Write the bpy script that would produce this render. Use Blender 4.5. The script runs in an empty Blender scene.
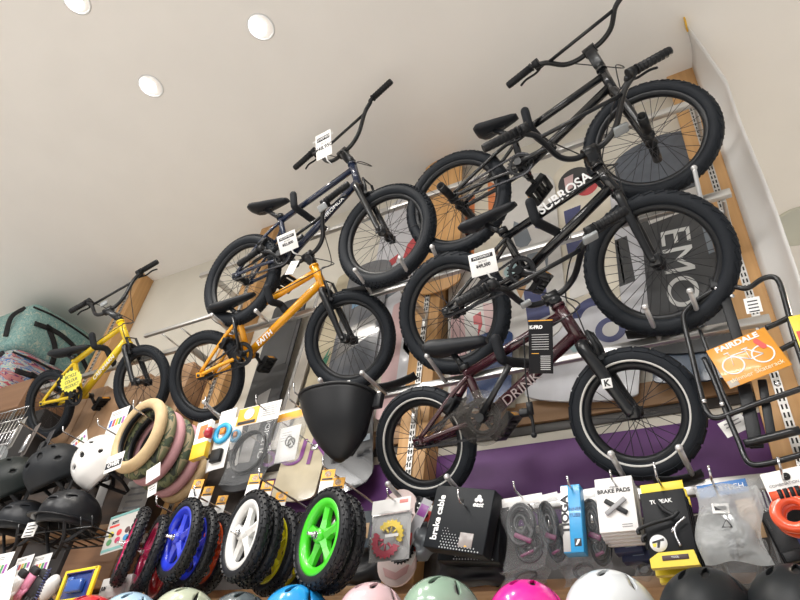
import bpy, bmesh, math, random
from mathutils import Vector, Matrix, Euler
random.seed(7)
C = bpy.context.scene.collection
PI = math.pi
R_ = math.radians
CZ = 1.5                       # camera height above the shop floor
# ------------------------------------------------------------------ camera
F_PX = 620.0
def _n(v): return v.normalized()
_Z = _n(Vector((512-400, -475-300, F_PX)))
_X = -_n(Vector((-790-400, 624-300, F_PX)))
_X = _n(_X - _Z*_X.dot(_Z))
_Y = _Z.cross(_X)
RW = Matrix((_X, _Y, _Z))      # camera (x right, y down, z forward) -> world
def ray(x, y): return RW @ Vector(((x-400)/F_PX, (y-300)/F_PX, 1.0))
def at(x, y, Y):               # point of the place that stands at distance Y from the camera's wall-parallel plane
    r = ray(x, y); p = r*(Y/r.y); p.z += CZ; return p
def atz(x, y, z):
    r = ray(x, y); p = r*((z-CZ)/r.z); p.z += CZ; return p
cd = bpy.data.cameras.new('camera'); cam = bpy.data.objects.new('camera', cd); C.objects.link(cam)
cd.sensor_fit = 'HORIZONTAL'; cd.sensor_width = 36.0; cd.lens = 36.0*F_PX/800.0; cd.clip_start = .05
m3 = Matrix((RW.col[0], -RW.col[1], -RW.col[2])).transposed()
cam.matrix_world = Matrix.Translation((0, 0, CZ)) @ m3.to_4x4()
bpy.context.scene.camera = cam

# ------------------------------------------------------------------ materials
MATS = {}
def mat(name, col, rough=.5, metal=0., noise=0., nscale=20., bump=0., bscale=60., coat=0., trans=0., alpha=1., emit=None, estr=0., spec=.5, col2=None, stretch=None):
    if name in MATS: return MATS[name]
    m = bpy.data.materials.new(name); m.use_nodes = True
    nt = m.node_tree; b = nt.nodes['Principled BSDF']
    c4 = (*col, 1)
    b.inputs['Base Color'].default_value = c4
    b.inputs['Roughness'].default_value = rough; b.inputs['Metallic'].default_value = metal
    b.inputs['Specular IOR Level'].default_value = spec
    b.inputs['Coat Weight'].default_value = coat; b.inputs['Coat Roughness'].default_value = .08
    b.inputs['Transmission Weight'].default_value = trans; b.inputs['Alpha'].default_value = alpha
    if emit: b.inputs['Emission Color'].default_value = (*emit, 1); b.inputs['Emission Strength'].default_value = estr
    tc = None
    def coords():
        nonlocal tc
        if tc is None:
            t = nt.nodes.new('ShaderNodeTexCoord'); mp = nt.nodes.new('ShaderNodeMapping')
            if stretch: mp.inputs['Scale'].default_value = stretch
            nt.links.new(t.outputs['Object'], mp.inputs['Vector']); tc = mp.outputs['Vector']
        return tc
    if noise or col2:
        n = nt.nodes.new('ShaderNodeTexNoise'); n.inputs['Scale'].default_value = nscale; n.inputs['Detail'].default_value = 5
        nt.links.new(coords(), n.inputs['Vector'])
        cr = nt.nodes.new('ShaderNodeValToRGB'); nt.links.new(n.outputs['Fac'], cr.inputs['Fac'])
        cr.color_ramp.elements[0].position = .35; cr.color_ramp.elements[1].position = .65
        if col2: a, d = col, col2
        else: a = tuple(x*(1-noise) for x in col); d = tuple(min(1, x*(1+noise)) for x in col)
        cr.color_ramp.elements[0].color = (*a, 1); cr.color_ramp.elements[1].color = (*d, 1)
        nt.links.new(cr.outputs['Color'], b.inputs['Base Color'])
    if bump:
        n2 = nt.nodes.new('ShaderNodeTexNoise'); n2.inputs['Scale'].default_value = bscale; n2.inputs['Detail'].default_value = 3
        nt.links.new(coords(), n2.inputs['Vector'])
        bp = nt.nodes.new('ShaderNodeBump'); bp.inputs['Strength'].default_value = bump; bp.inputs['Distance'].default_value = .004
        nt.links.new(n2.outputs['Fac'], bp.inputs['Height']); nt.links.new(bp.outputs['Normal'], b.inputs['Normal'])
    MATS[name] = m; return m
def wood(name, a, b_, axis='Z', scale=9.):
    if name in MATS: return MATS[name]
    m = bpy.data.materials.new(name); m.use_nodes = True; nt = m.node_tree; b = nt.nodes['Principled BSDF']
    t = nt.nodes.new('ShaderNodeTexCoord'); mp = nt.nodes.new('ShaderNodeMapping')
    s = {'X': (.25, 6, 6), 'Y': (6, .25, 6), 'Z': (6, 6, .25)}[axis]; mp.inputs['Scale'].default_value = s
    nt.links.new(t.outputs['Object'], mp.inputs['Vector'])
    n = nt.nodes.new('ShaderNodeTexNoise'); n.inputs['Scale'].default_value = scale; n.inputs['Detail'].default_value = 6; n.inputs['Distortion'].default_value = .6
    nt.links.new(mp.outputs['Vector'], n.inputs['Vector'])
    cr = nt.nodes.new('ShaderNodeValToRGB'); cr.color_ramp.elements[0].position = .3; cr.color_ramp.elements[1].position = .7
    cr.color_ramp.elements[0].color = (*a, 1); cr.color_ramp.elements[1].color = (*b_, 1)
    nt.links.new(n.outputs['Fac'], cr.inputs['Fac']); nt.links.new(cr.outputs['Color'], b.inputs['Base Color'])
    b.inputs['Roughness'].default_value = .5
    MATS[name] = m; return m
def patches(name, cols, scale=12., rough=.5, kind='noise', distort=0., stretch=(1, 1, 1), spec=.5):
    """hard-edged blotches of several colours (camouflage, printed cloth, board graphics)"""
    if name in MATS: return MATS[name]
    m = bpy.data.materials.new(name); m.use_nodes = True; nt = m.node_tree; b = nt.nodes['Principled BSDF']
    t = nt.nodes.new('ShaderNodeTexCoord'); mp = nt.nodes.new('ShaderNodeMapping'); mp.inputs['Scale'].default_value = stretch
    nt.links.new(t.outputs['Object'], mp.inputs['Vector'])
    if kind == 'noise':
        n = nt.nodes.new('ShaderNodeTexNoise'); n.inputs['Scale'].default_value = scale; n.inputs['Detail'].default_value = 2.5; n.inputs['Distortion'].default_value = distort; out = n.outputs['Fac']
    else:
        n = nt.nodes.new('ShaderNodeTexVoronoi'); n.inputs['Scale'].default_value = scale
        s = nt.nodes.new('ShaderNodeSeparateColor'); nt.links.new(n.outputs['Color'], s.inputs['Color']); out = s.outputs[0]
    nt.links.new(mp.outputs['Vector'], n.inputs['Vector'])
    cr = nt.nodes.new('ShaderNodeValToRGB'); cr.color_ramp.interpolation = 'CONSTANT'
    k = len(cols); lo, hi = (.34, .66) if kind == 'noise' else (0., 1.)
    els = cr.color_ramp.elements
    while len(els) < k: els.new(.5)
    for i, c in enumerate(cols):
        els[i].position = 0 if i == 0 else lo+(hi-lo)*i/k; els[i].color = (*c, 1)
    nt.links.new(out, cr.inputs['Fac']); nt.links.new(cr.outputs['Color'], b.inputs['Base Color'])
    b.inputs['Roughness'].default_value = rough; b.inputs['Specular IOR Level'].default_value = spec
    MATS[name] = m; return m
def film(name, col=(.33, .34, .35), fac=.14, rough=.1):
    """thin clear plastic film"""
    if name in MATS: return MATS[name]
    m = bpy.data.materials.new(name); m.use_nodes = True; nt = m.node_tree
    b = nt.nodes['Principled BSDF']; b.inputs['Base Color'].default_value = (*col, 1); b.inputs['Roughness'].default_value = rough
    tr = nt.nodes.new('ShaderNodeBsdfTransparent'); mx = nt.nodes.new('ShaderNodeMixShader'); 
    t = nt.nodes.new('ShaderNodeTexCoord'); n = nt.nodes.new('ShaderNodeTexNoise'); n.inputs['Scale'].default_value = 22; n.inputs['Detail'].default_value = 3; n.inputs['Distortion'].default_value = 1.2
    nt.links.new(t.outputs['Object'], n.inputs['Vector'])
    bp = nt.nodes.new('ShaderNodeBump'); bp.inputs['Strength'].default_value = .9; bp.inputs['Distance'].default_value = .01
    nt.links.new(n.outputs['Fac'], bp.inputs['Height']); nt.links.new(bp.outputs['Normal'], b.inputs['Normal'])
    mx.inputs[0].default_value = fac
    nt.links.new(tr.outputs[0], mx.inputs[1]); nt.links.new(b.outputs[0], mx.inputs[2])
    nt.links.new(mx.outputs[0], nt.nodes['Material Output'].inputs['Surface'])
    MATS[name] = m; return m

BLACK = mat('black_paint', (.008, .009, .011), .3, coat=.15, spec=.4)
RUBBER = mat('tyre_rubber', (.013, .016, .021), .6, bump=.25, bscale=150, spec=.22)
RUBBER2 = mat('knobbly_rubber', (.011, .012, .015), .45, bump=.25, bscale=150, spec=.35)
PLASTIC = mat('black_plastic', (.011, .012, .014), .45, bump=.15, bscale=200, spec=.3)
FOAM = mat('hook_foam', (.014, .016, .020), .7, bump=.2, bscale=180, spec=.25)
STEEL = mat('chrome', (.62, .62, .63), .22, metal=1.)
ALU = mat('brushed_aluminium', (.62, .62, .62), .4, metal=.9, bump=.1, bscale=300)
SPOKE = mat('dark_spoke', (.03, .03, .034), .35, metal=.6)
SEATV = mat('saddle_vinyl', (.013, .015, .019), .5, bump=.2, bscale=180, spec=.3)
WHITE = mat('white_card', (.82, .81, .79), .6, noise=.02, nscale=8)
INK = mat('ink_black', (.02, .02, .025), .6)
INKG = mat('ink_grey', (.25, .25, .26), .6)
ORANGE = mat('orange_card', (.85, .42, .04), .5, noise=.04)
YEL = mat('yellow_plastic', (.80, .60, .02), .4)
TEXTW = mat('white_print', (.85, .85, .85), .5)
CABLE = mat('cable_black', (.012, .012, .014), .4)
CLEARF = film('clear_film')
CLEARF2 = film('cloudy_film', (.5, .51, .52), .26, .16)

# ------------------------------------------------------------------ mesh helpers
class MB:
    def __init__(s): s.bm = bmesh.new()
    def box(s, c, h, M=None, smooth=False):
        c = Vector(c); vs = []
        for x in (-1, 1):
            for y in (-1, 1):
                for z in (-1, 1):
                    p = Vector((x*h[0], y*h[1], z*h[2]))
                    if M is not None: p = M @ p
                    vs.append(s.bm.verts.new(p+c))
        for f in ((0, 1, 3, 2), (4, 6, 7, 5), (0, 4, 5, 1), (2, 3, 7, 6), (0, 2, 6, 4), (1, 5, 7, 3)):
            s.bm.faces.new([vs[i] for i in f])
        return s
    def rbox(s, c, h, r=.004, M=None, seg=2):
        b2 = bmesh.new(); bmesh.ops.create_cube(b2, size=2.)
        for v in b2.verts: v.co = Vector((v.co.x*h[0], v.co.y*h[1], v.co.z*h[2]))
        bmesh.ops.bevel(b2, geom=list(b2.edges), offset=min(r, min(h)*.95), segments=seg, profile=.5, affect='EDGES')
        s._merge(b2, c, M, True); return s
    def _merge(s, b2, c, M=None, smooth=True):
        mp = {}
        for v in b2.verts:
            p = v.co.copy()
            if M is not None: p = M @ p
            mp[v] = s.bm.verts.new(p+Vector(c))
        for f in b2.faces:
            try: g = s.bm.faces.new([mp[v] for v in f.verts]); g.smooth = smooth
            except ValueError: pass
        b2.free()
    def sphere(s, c, h, M=None, u=20, v=12):
        b2 = bmesh.new(); bmesh.ops.create_uvsphere(b2, u_segments=u, v_segments=v, radius=1.)
        for q in b2.verts: q.co = Vector((q.co.x*h[0], q.co.y*h[1], q.co.z*h[2]))
        s._merge(b2, c, M); return s
    def tube(s, pts, r, n=8, caps=True, closed=False, flat=1.):
        pts = [Vector(p) for p in pts]; k = len(pts)
        rr = r if isinstance(r, (list, tuple)) else [r]*k
        tang = []
        for i in range(k):
            if closed: t = pts[(i+1) % k]-pts[i-1]
            else: t = pts[min(i+1, k-1)]-pts[max(i-1, 0)]
            tang.append(t.normalized() if t.length > 1e-9 else Vector((0, 0, 1)))
        t0 = tang[0]; a = Vector((0, 0, 1)) if abs(t0.z) < .9 else Vector((0, 1, 0))
        nrm = (a-t0*a.dot(t0)).normalized(); rings = []
        for i in range(k):
            t = tang[i]; nrm = (nrm-t*nrm.dot(t))
            nrm = nrm.normalized() if nrm.length > 1e-9 else t.orthogonal().normalized()
            bn = t.cross(nrm)
            rings.append([s.bm.verts.new(pts[i]+(nrm*math.cos(2*PI*j/n)+bn*math.sin(2*PI*j/n)*flat)*rr[i]) for j in range(n)])
        rng = range(k) if closed else range(k-1)
        for i in rng:
            A = rings[i]; B = rings[(i+1) % k]
            for j in range(n):
                f = s.bm.faces.new((A[j], A[(j+1) % n], B[(j+1) % n], B[j])); f.smooth = True
        if caps and not closed:
            s.bm.faces.new(rings[0][::-1]); s.bm.faces.new(rings[-1])
        return s
    def lathe(s, prof, n=48, M=None, c=(0, 0, 0), closed=False, axis='Y', smooth=True):
        """prof: (radius, along-axis)"""
        rings = []; c = Vector(c)
        for i in range(n):
            a = 2*PI*i/n; ring = []
            for r, y in prof:
                p = Vector((r*math.cos(a), y, r*math.sin(a))) if axis == 'Y' else Vector((r*math.cos(a), r*math.sin(a), y))
                if M is not None: p = M @ p
                ring.append(s.bm.verts.new(p+c))
            rings.append(ring)
        k = len(prof)
        for i in range(n):
            A = rings[i]; B = rings[(i+1) % n]
            for j in range(k if closed else k-1):
                f = s.bm.faces.new((A[j], A[(j+1) % k], B[(j+1) % k], B[j])); f.smooth = smooth
        return s
    def prism(s, pts2, y0, y1, M=None, c=(0, 0, 0)):
        """polygon in local x,z given thickness along y"""
        c = Vector(c); A = []; B = []
        for x, z in pts2:
            p = Vector((x, y0, z)); q = Vector((x, y1, z))
            if M is not None: p = M @ p; q = M @ q
            A.append(s.bm.verts.new(p+c)); B.append(s.bm.verts.new(q+c))
        s.bm.faces.new(A); s.bm.faces.new(B[::-1]); k = len(A)
        for i in range(k): s.bm.faces.new((A[i], B[i], B[(i+1) % k], A[(i+1) % k]))
        return s
    def loft(s, rings, caps=True, smooth=True):
        V = [[s.bm.verts.new(Vector(p)) for p in r] for r in rings]; n = len(V[0])
        for A, B in zip(V, V[1:]):
            for j in range(n):
                f = s.bm.faces.new((A[j], A[(j+1) % n], B[(j+1) % n], B[j])); f.smooth = smooth
        if caps: s.bm.faces.new(V[0][::-1]); s.bm.faces.new(V[-1])
        return s
    def grid(s, fn, nu, nv, smooth=True):
        V = [[s.bm.verts.new(Vector(fn(i/nu, j/nv))) for j in range(nv+1)] for i in range(nu+1)]
        for i in range(nu):
            for j in range(nv):
                f = s.bm.faces.new((V[i][j], V[i+1][j], V[i+1][j+1], V[i][j+1])); f.smooth = smooth
        return s
    def build(s, name, material, parent=None, loc=None, rot=None):
        bmesh.ops.recalc_face_normals(s.bm, faces=list(s.bm.faces))
        me = bpy.data.meshes.new(name); s.bm.to_mesh(me); s.bm.free()
        me.materials.append(material)
        return link(name, me, parent, loc, rot)
def link(name, me, parent=None, loc=None, rot=None):
    o = bpy.data.objects.new(name, me); C.objects.link(o)
    if parent is not None: o.parent = parent
    if loc is not None: o.location = loc
    if rot is not None:
        if isinstance(rot, Matrix): o.rotation_euler = rot.to_3x3().to_euler()
        else: o.rotation_euler = rot
    return o
def tag(o, label, cat, group=None):
    o['label'] = label; o['category'] = cat
    if group: o['group'] = group
    return o
def thing(name, label, cat, loc=(0, 0, 0), rot=None, group=None):
    o = bpy.data.objects.new(name, None); C.objects.link(o); o.empty_display_size = .05; o.location = loc
    if rot is not None:
        o.rotation_euler = rot.to_3x3().to_euler() if isinstance(rot, Matrix) else rot
    return tag(o, label, cat, group)
def struct(o): o['kind'] = 'structure'; return o
def spline(pts, sub=6, closed=False):
    pts = [Vector(p) for p in pts]; k = len(pts); out = []
    for i in range(k if closed else k-1):
        if closed: p0, p1, p2, p3 = pts[i-1], pts[i], pts[(i+1) % k], pts[(i+2) % k]
        else: p0, p1, p2, p3 = pts[max(i-1, 0)], pts[i], pts[i+1], pts[min(i+2, k-1)]
        for j in range(sub):
            t = j/sub
            out.append(.5*((2*p1)+(-p0+p2)*t+(2*p0-5*p1+4*p2-p3)*t*t+(-p0+3*p1-3*p2+p3)*t**3))
    if not closed: out.append(pts[-1])
    return out
_tx = {}
def text(s, size, material, parent, c=(0, 0, 0), M=None, name='lettering', squash=1., align='CENTER', bold=0., shear=0.):
    """flat raised lettering standing in the local x-z plane and facing -y"""
    cu = bpy.data.curves.new('t', 'FONT'); cu.body = s; cu.size = size; cu.extrude = .0004; cu.align_x = align; cu.align_y = 'CENTER'; cu.offset = bold; cu.shear = shear
    o = bpy.data.objects.new('t', cu); C.objects.link(o)
    dg = bpy.context.evaluated_depsgraph_get(); dg.update()
    me = bpy.data.meshes.new_from_object(o.evaluated_get(dg))
    bpy.data.objects.remove(o); bpy.data.curves.remove(cu)
    c = Vector(c)
    for v in me.vertices:
        p = Vector((v.co.x*squash, -v.co.z, v.co.y))
        if M is not None: p = M @ p
        v.co = p+c
    me.name = name; me.materials.clear(); me.materials.append(material)
    return link(name, me, parent)
def basis(x, z):
    """matrix whose local x, z follow the given directions (local -y faces the shopper)"""
    x = Vector(x).normalized(); z = Vector(z); z = (z-x*z.dot(x)).normalized(); y = z.cross(x)
    return Matrix((x, y, z)).transposed()
def copy_tree(o, parent=None):
    c = o.copy(); C.objects.link(c)
    if parent is not None: c.parent = parent
    for ch in o.children: copy_tree(ch, c)
    return c
# ------------------------------------------------------------------ bicycles
def tyre_mesh(r, w, style, n=72):
    """tyre of outer radius r and width w around the local y axis"""
    mb = MB(); rc = r-w*.5; k = 14; prof = []
    for j in range(k):
        a = -PI*.82+2*PI*.82*j/(k-1)
        prof.append((rc+w*.5*math.cos(a), w*.5*math.sin(a)))
    prof.append((rc-w*.42, 0))
    mb.lathe(prof, n=n, closed=True)
    def knob(ang, lat, hl, hw, hh, skew=0.):
        er = Vector((math.cos(ang)*math.cos(lat), math.sin(lat), math.sin(ang)*math.cos(lat)))
        et = Vector((-math.sin(ang), 0, math.cos(ang))); es = er.cross(et)
        if skew: et, es = et*math.cos(skew)+es*math.sin(skew), es*math.cos(skew)-et*math.sin(skew)
        c = Vector((math.cos(ang)*rc, 0, math.sin(ang)*rc))+er*(w*.5+hh*.5)
        mb.box(c, (hl, hw, hh), Matrix((et, es, er)).transposed())
    if style == 'knob':
        m = int(r*300)
        for i in range(m):
            for q, lat in enumerate((-52, -26, 0, 26, 52)):
                knob(2*PI*(i+.5*(q % 2))/m, R_(lat), r*PI/m*.62, w*.075, w*.035)
    elif style == 'block':
        m = int(r*210)
        for i in range(m):
            for q, lat in enumerate((-58, -30, 0, 30, 58)):
                knob(2*PI*(i+.5*(q % 2))/m, R_(lat), r*PI/m*.55, w*.085, w*.06)
    elif style == 'street':
        m = int(r*150)
        for i in range(m):
            for lat, sk in ((-42, .5), (-14, .35), (14, -.35), (42, -.5)):
                knob(2*PI*(i+(.5 if lat > 0 else 0))/m, R_(lat), r*PI/m*.8, w*.1, w*.018, sk)
    elif style == 'slab':
        m = int(r*120)
        for i in range(m):
            for lat in (-48, -16, 16, 48):
                knob(2*PI*i/m, R_(lat), r*PI/m*.86, w*.13, w*.02)
    return mb
RIM = mat('black_rim', (.009, .010, .012), .38, spec=.3)
STRIPE = mat('reflective_sidewall', (.62, .61, .58), .4)
def wheel(root, name, loc, r, w, style, nsp=36, stripe=False, pegs=False, hubw=.05):
    rim = MB(); ri = r-w*.93
    rim.lathe([(ri+.004, -.014), (ri, -.016), (ri-.014, -.012), (ri-.019, 0), (ri-.014, .012), (ri, .016), (ri+.004, .014)], n=64, closed=True)
    rim = rim.build(name, RIM, root, loc)
    tyre_mesh(r, w, style).build('tyre', RUBBER, rim)
    if stripe:
        b = MB(); rs = r-w*.76
        sy_ = lambda q_: math.sqrt(max(0, (w*.5)**2-(r-w*.5-q_)**2))
        for s in (-1, 1): b.lathe([(rs-.0032, s*(sy_(rs-.0032)+.0012)), (rs+.0032, s*(sy_(rs+.0032)+.0012)), (rs+.0032, s*(sy_(rs+.0032)-.002)), (rs-.0032, s*(sy_(rs-.0032)-.002))], n=72, closed=True)
        b.build('sidewall_stripe', STRIPE, rim)
    sp = MB()
    for i in range(nsp):
        s = 1 if i % 2 else -1; a = 2*PI*i/nsp; off = (1 if (i//2) % 2 else -1)*1.15
        p = Vector((.02*math.cos(a+off), s*.03, .02*math.sin(a+off))); q = Vector(((ri-.016)*math.cos(a), s*.002, (ri-.016)*math.sin(a)))
        sp.tube([p, q], .0012, n=4, caps=False)
    sp.build('spokes', SPOKE, rim)
    h = MB(); h.lathe([(.001, -hubw-.014), (.008, -hubw-.014), (.008, -hubw), (.012, -hubw), (.012, -.036), (.024, -.034), (.024, -.028), (.015, -.022), (.015, .022), (.024, .028), (.024, .034), (.012, .036), (.012, hubw), (.008, hubw), (.008, hubw+.014), (.001, hubw+.014)], n=20)
    h.build('hub', BLACK, rim)
    if pegs:
        for s in (-1, 1):
            b = MB(); y0 = s*.062; y1 = s*.165
            b.lathe([(.001, y0), (.019, y0), (.019, y1), (.014, y1), (.014, y1-s*.02), (.001, y1-s*.02)], n=20); b.build('peg', PLASTIC, rim)
    return rim
def add_text_on_tube(s, size, m, frame, a, b_, rad, frac=.5, name='lettering', bold=0., squash=1.):
    a = Vector(a); b_ = Vector(b_); x = (b_-a).normalized(); M = basis(x, Vector((0, 0, 1)))
    p = a.lerp(b_, frac)+Vector((0, -rad-.0008, -.005)); text(s, size, m, frame, p, M, name, squash=squash, bold=bold)
FOOT = {}
def bike(c):
    s = c['s']; q = c['q']
    M = Matrix.Rotation(q[3], 3, 'Z') @ Matrix.Rotation(q[4], 3, 'X') @ Matrix.Rotation(-q[5], 3, 'Y')
    o = Vector(q[:3])*s; o.z += CZ
    root = thing('bmx_bike', c['label'], 'bicycle', o, M, 'bicycles on the wall rack')
    P = {k: Vector((v[0], 0, v[1]))*s for k, v in c['loc'].items()}
    wb = q[6]*s; r = c['r']*s; w = c.get('tw', .27*.85*c['r'])*s; ra = Vector((0, 0, 0)); fa = Vector((wb, 0, 0))
    fm = c['mat']; t = c.get('tube', 1.)
    wheel(root, 'rear_wheel', ra, r, w, c['tread'], c.get('nsp', 36), c.get('stripe'), c.get('pegs'))
    wheel(root, 'front_wheel', fa, r, w, c['tread'], c.get('nsp', 36), c.get('stripe'), c.get('pegs'), .062)
    bb, st, ht, hb = P['bb'], P['st'], P['ht'], P['hb']
    u = (ht-hb).normalized(); fw = Vector((u.z, 0, -u.x))
    f = MB()
    f.tube([hb-u*.012, ht+u*.012], .0205*t, 16); 
    for e, d in ((hb, -1), (ht, 1)): f.tube([e+u*d*.006, e+u*d*.016], .0235*t, 16)
    f.tube([st+(st-ht)*.0, ht-u*.022], .0165*t, 14); f.tube([bb, hb+u*.025], .0195*t, 14)
    f.tube([bb, st, st+(st-bb).normalized()*.03], .0155*t, 14)
    f.tube([bb+Vector((0, -.036, 0)), bb+Vector((0, .036, 0))], .022, 16)
    seat_in = st+(bb-st)*.06
    for sd in (-1, 1):
        y = Vector((0, sd, 0))
        f.tube(spline([bb+Vector((-.01, sd*.018, 0)), bb.lerp(ra, .35)+y*(w*.5+.012), bb.lerp(ra, .6)+y*(w*.5+.02), ra+y*.056+Vector((.02, 0, .002))], 5), .0095*t, 10)
        f.tube(spline([seat_in+y*.014, seat_in.lerp(ra, .3)+y*(w*.5+.01), ra+y*.056+Vector((.014, 0, .016))], 6), .0085*t, 10)
        f.rbox(ra+y*.056+Vector((.008, 0, .003)), (.026, .003, .014), .002)
    f.rbox(st.lerp(ra, .30)+Vector((0, 0, 0)), (.006, w*.5+.01, .006), .002)
    frame = f.build('frame', fm, root)
    # fork
    k = MB(); cr = hb-u*.02
    k.tube([cr-u*.012, cr+u*.01], .02*t, 14)
    for sd in (-1, 1):
        y = Vector((0, sd, 0))
        k.tube(spline([cr+y*.012, cr-u*.02+y*(w*.5+.016), cr.lerp(fa, .35)+y*(w*.5+.024), fa+y*.060+Vector((-.012, 0, .02)), fa+y*.060], 5), [.0155*t*c.get('forkw', 1.)]*13+[.0135*t*c.get('forkw', 1.)]*8, 12)
        k.rbox(fa+y*.061, (.018, .004, .020), .003)
    k.build('fork', c.get('forkmat', BLACK), root)
    # stem + bars
    a_, f_, psi, Wd = c['bar']; Wd *= s; psi = R_(psi)
    v = Vector((0, -1, 0))*math.cos(psi)+fw*math.sin(psi); wv = fw*math.cos(psi)+Vector((0, 1, 0))*math.sin(psi)
    cg = ht+u*a_*s+wv*f_*s; cl = P['cl']+Vector((0, c.get('cly', 0.), 0))
    stm = MB(); mid = ht+u*.03
    stm.tube([ht+u*.012, ht+u*.055], .02, 16)
    sd_ = cl-mid
    Ms = basis(v, sd_.cross(v).cross(v)*-1 if sd_.length > .02 else u)
    stm.rbox(mid.lerp(cl, .5), (.022, max(.02, sd_.length*.5), .02), .005, Matrix((v, sd_.normalized(), v.cross(sd_.normalized()))).transposed())
    stm.tube([cl-v*.028, cl+v*.028], .022, 16)
    stm.build('stem', BLACK, root)
    p = cg-cl; W2 = Wd/2; kx = Wd/.7
    B = [cl+p*1.0-v*W2, cl+p*.985-v*(W2-.13*kx), cl+p*.9-v*.205*kx, cl+p*.72-v*.165*kx, cl+p*.22-v*.115*kx, cl+p*.02-v*.06*kx, cl,
         cl+p*.02+v*.06*kx, cl+p*.22+v*.115*kx, cl+p*.72+v*.165*kx, cl+p*.9+v*.205*kx, cl+p*.985+v*(W2-.13*kx), cl+p*1.0+v*W2]
    hbm = MB(); pts = spline(B, 6); hbm.tube(pts, .0112, 12)
    hbm.tube([cl+p*.70-v*.162*kx, cl+p*.70+v*.162*kx], .008, 10)
    bar = hbm.build('handlebar', c.get('barmat', BLACK), root)
    for sd in (-1, 1):
        g0 = cl+p*1.0+v*sd*(W2+.004); g1 = cl+p*.985+v*sd*(W2-.125*kx); dv = (g0-g1).normalized()
        g = MB(); g.tube([g1, g0-dv*.006, g0], [.0165, .0165, .0145], 14); g.tube([g1-dv*.002, g1+dv*.005], .024 if c.get('flange') else .019, 16)
        for i in range(7): g.tube([g1.lerp(g0, .12+.12*i), g1.lerp(g0, .16+.12*i)], .0175, 14)
        g.build('grip', PLASTIC, bar)
    levers = c.get('levers', (1,))
    for sd in levers:
        b0 = cl+p*.98+v*sd*(W2-.15*kx); dv = v*sd; out = (wv*.7-p.normalized()*.35).normalized()*c.get('lvdir', 1)
        lv = MB(); lv.tube([b0-dv*.012, b0+dv*.016], .019, 14); lv.rbox(b0+out*.022, (.02, .012, .01), .004, Matrix((dv, out, dv.cross(out))).transposed())
        lv.tube(spline([b0+out*.03-dv*.01, b0+out*.042+dv*.03, b0+out*.036+dv*.08, b0+out*.044+dv*.115], 5), .0052, 8)
        lv.build('brake_lever', c.get('levmat', PLASTIC), bar)
        # cable from lever down to the fork or frame
        cb = MB(); e = hb.lerp(fa, .12)+Vector((.02, -.03, 0)) if sd == levers[0] else st.lerp(ht, .5)+Vector((0, -.03, -.01))
        cb.tube(spline([b0+out*.026-dv*.015, b0+out*.05-dv*.08-p*.25, ht+fw*.06+out*.10+u*.06, ht+fw*.05-Vector((0, .05, 0))-u*.05, e], 8), .0026, 6); cb.build('brake_cable', CABLE, root)
    # saddle
    sr, sn = P['sr'], P['sn']; L = sn-sr; ax = L.normalized(); up = Vector((-ax.z, 0, ax.x)); rings = []
    hw = c.get('seatw', .062)
    for i in range(11):
        g = i/10; x = sr+L*g
        wd = hw*(1-g)**.9*(.55+.45*min(1, g*5)**.5 if g < .2 else 1)+.016*g**.5+.004; th = c.get('seatth', .032)*(1-.52*g)*(.5+.5*min(1, g*6)**.5)*(1 if g < .95 else .6)
        lift = .014*(1-g*2.2)**2 if g < .45 else -.006*(g-.45)*2
        rings.append([x+up*(lift+th*math.sin(a)*(1 if math.sin(a) > 0 else .9))+Vector((0, wd*math.cos(a), 0)) for a in [2*PI*j/16 for j in range(16)]])
    sm = MB(); sm.loft(rings); seat = sm.build('seat', SEATV, root)
    sp = MB(); top = sr+L*.42-up*.022; sp.tube([st+(st-bb).normalized()*.02, top], .0125, 12); sp.tube([top-ax*.05, top+ax*.05], .006, 8)
    sp.tube([st+(st-bb).normalized()*.016, st+(st-bb).normalized()*.04], .0215, 14); sp.build('seat_post', c.get('postmat', BLACK), seat)
    # drivetrain on the near side
    R1 = c.get('ring', .055)*s; R2 = .02; y = -.047
    cw = MB(); nt_ = int(R1*430)
    outl = []
    for i in range(nt_*2):
        a = 2*PI*i/(nt_*2); rr = R1*(1.05 if i % 2 else .95); outl.append((bb.x+rr*math.cos(a), bb.z+rr*math.sin(a)))
    inn = R1*.72
    cw.lathe([(R1*.97, y-.002), (inn, y-.002), (inn, y+.002), (R1*.97, y+.002)], n=48, c=bb, closed=True)
    for i in range(nt_):
        a = 2*PI*i/nt_; cw.box(bb+Vector((R1*1.0*math.cos(a), y, R1*1.0*math.sin(a))), (.005, .0015, .003), Matrix.Rotation(-a, 3, 'Y'))
    for i in range(5):
        a = 2*PI*i/5+.3; cw.tube([bb+Vector((0, y, 0)), bb+Vector((inn*1.05*math.cos(a), y, inn*1.05*math.sin(a)))], .008*s, 6, flat=.4)
    cw.lathe([(.001, y-.006), (.02, y-.006), (.02, y+.01), (.001, y+.01)], n=20, c=bb)
    cw.build('chainring', c.get('ringmat', PLASTIC), root)
    ch = MB(); d = bb-ra; ln = math.hypot(d.x, d.z); th = math.atan2(d.z, d.x); be = math.asin((R1-R2)/ln); pts = []
    for i in range(13): a = th+PI/2+be-(PI+2*be)*i/12; pts.append(bb+Vector((R1*1.03*math.cos(a), y, R1*1.03*math.sin(a))))
    for i in range(9): a = th-PI/2-be-(PI-2*be)*i/8; pts.append(Vector((R2*math.cos(a), y, R2*math.sin(a))))
    n_ = 90; loop = []; Ls = [0]
    for i in range(len(pts)): Ls.append(Ls[-1]+(pts[(i+1) % len(pts)]-pts[i]).length)
    for i in range(n_):
        dd = Ls[-1]*i/n_; j = max(x for x in range(len(pts)) if Ls[x] <= dd); tt = (dd-Ls[j])/max(1e-9, Ls[j+1]-Ls[j]); loop.append(pts[j].lerp(pts[(j+1) % len(pts)], tt))
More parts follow.
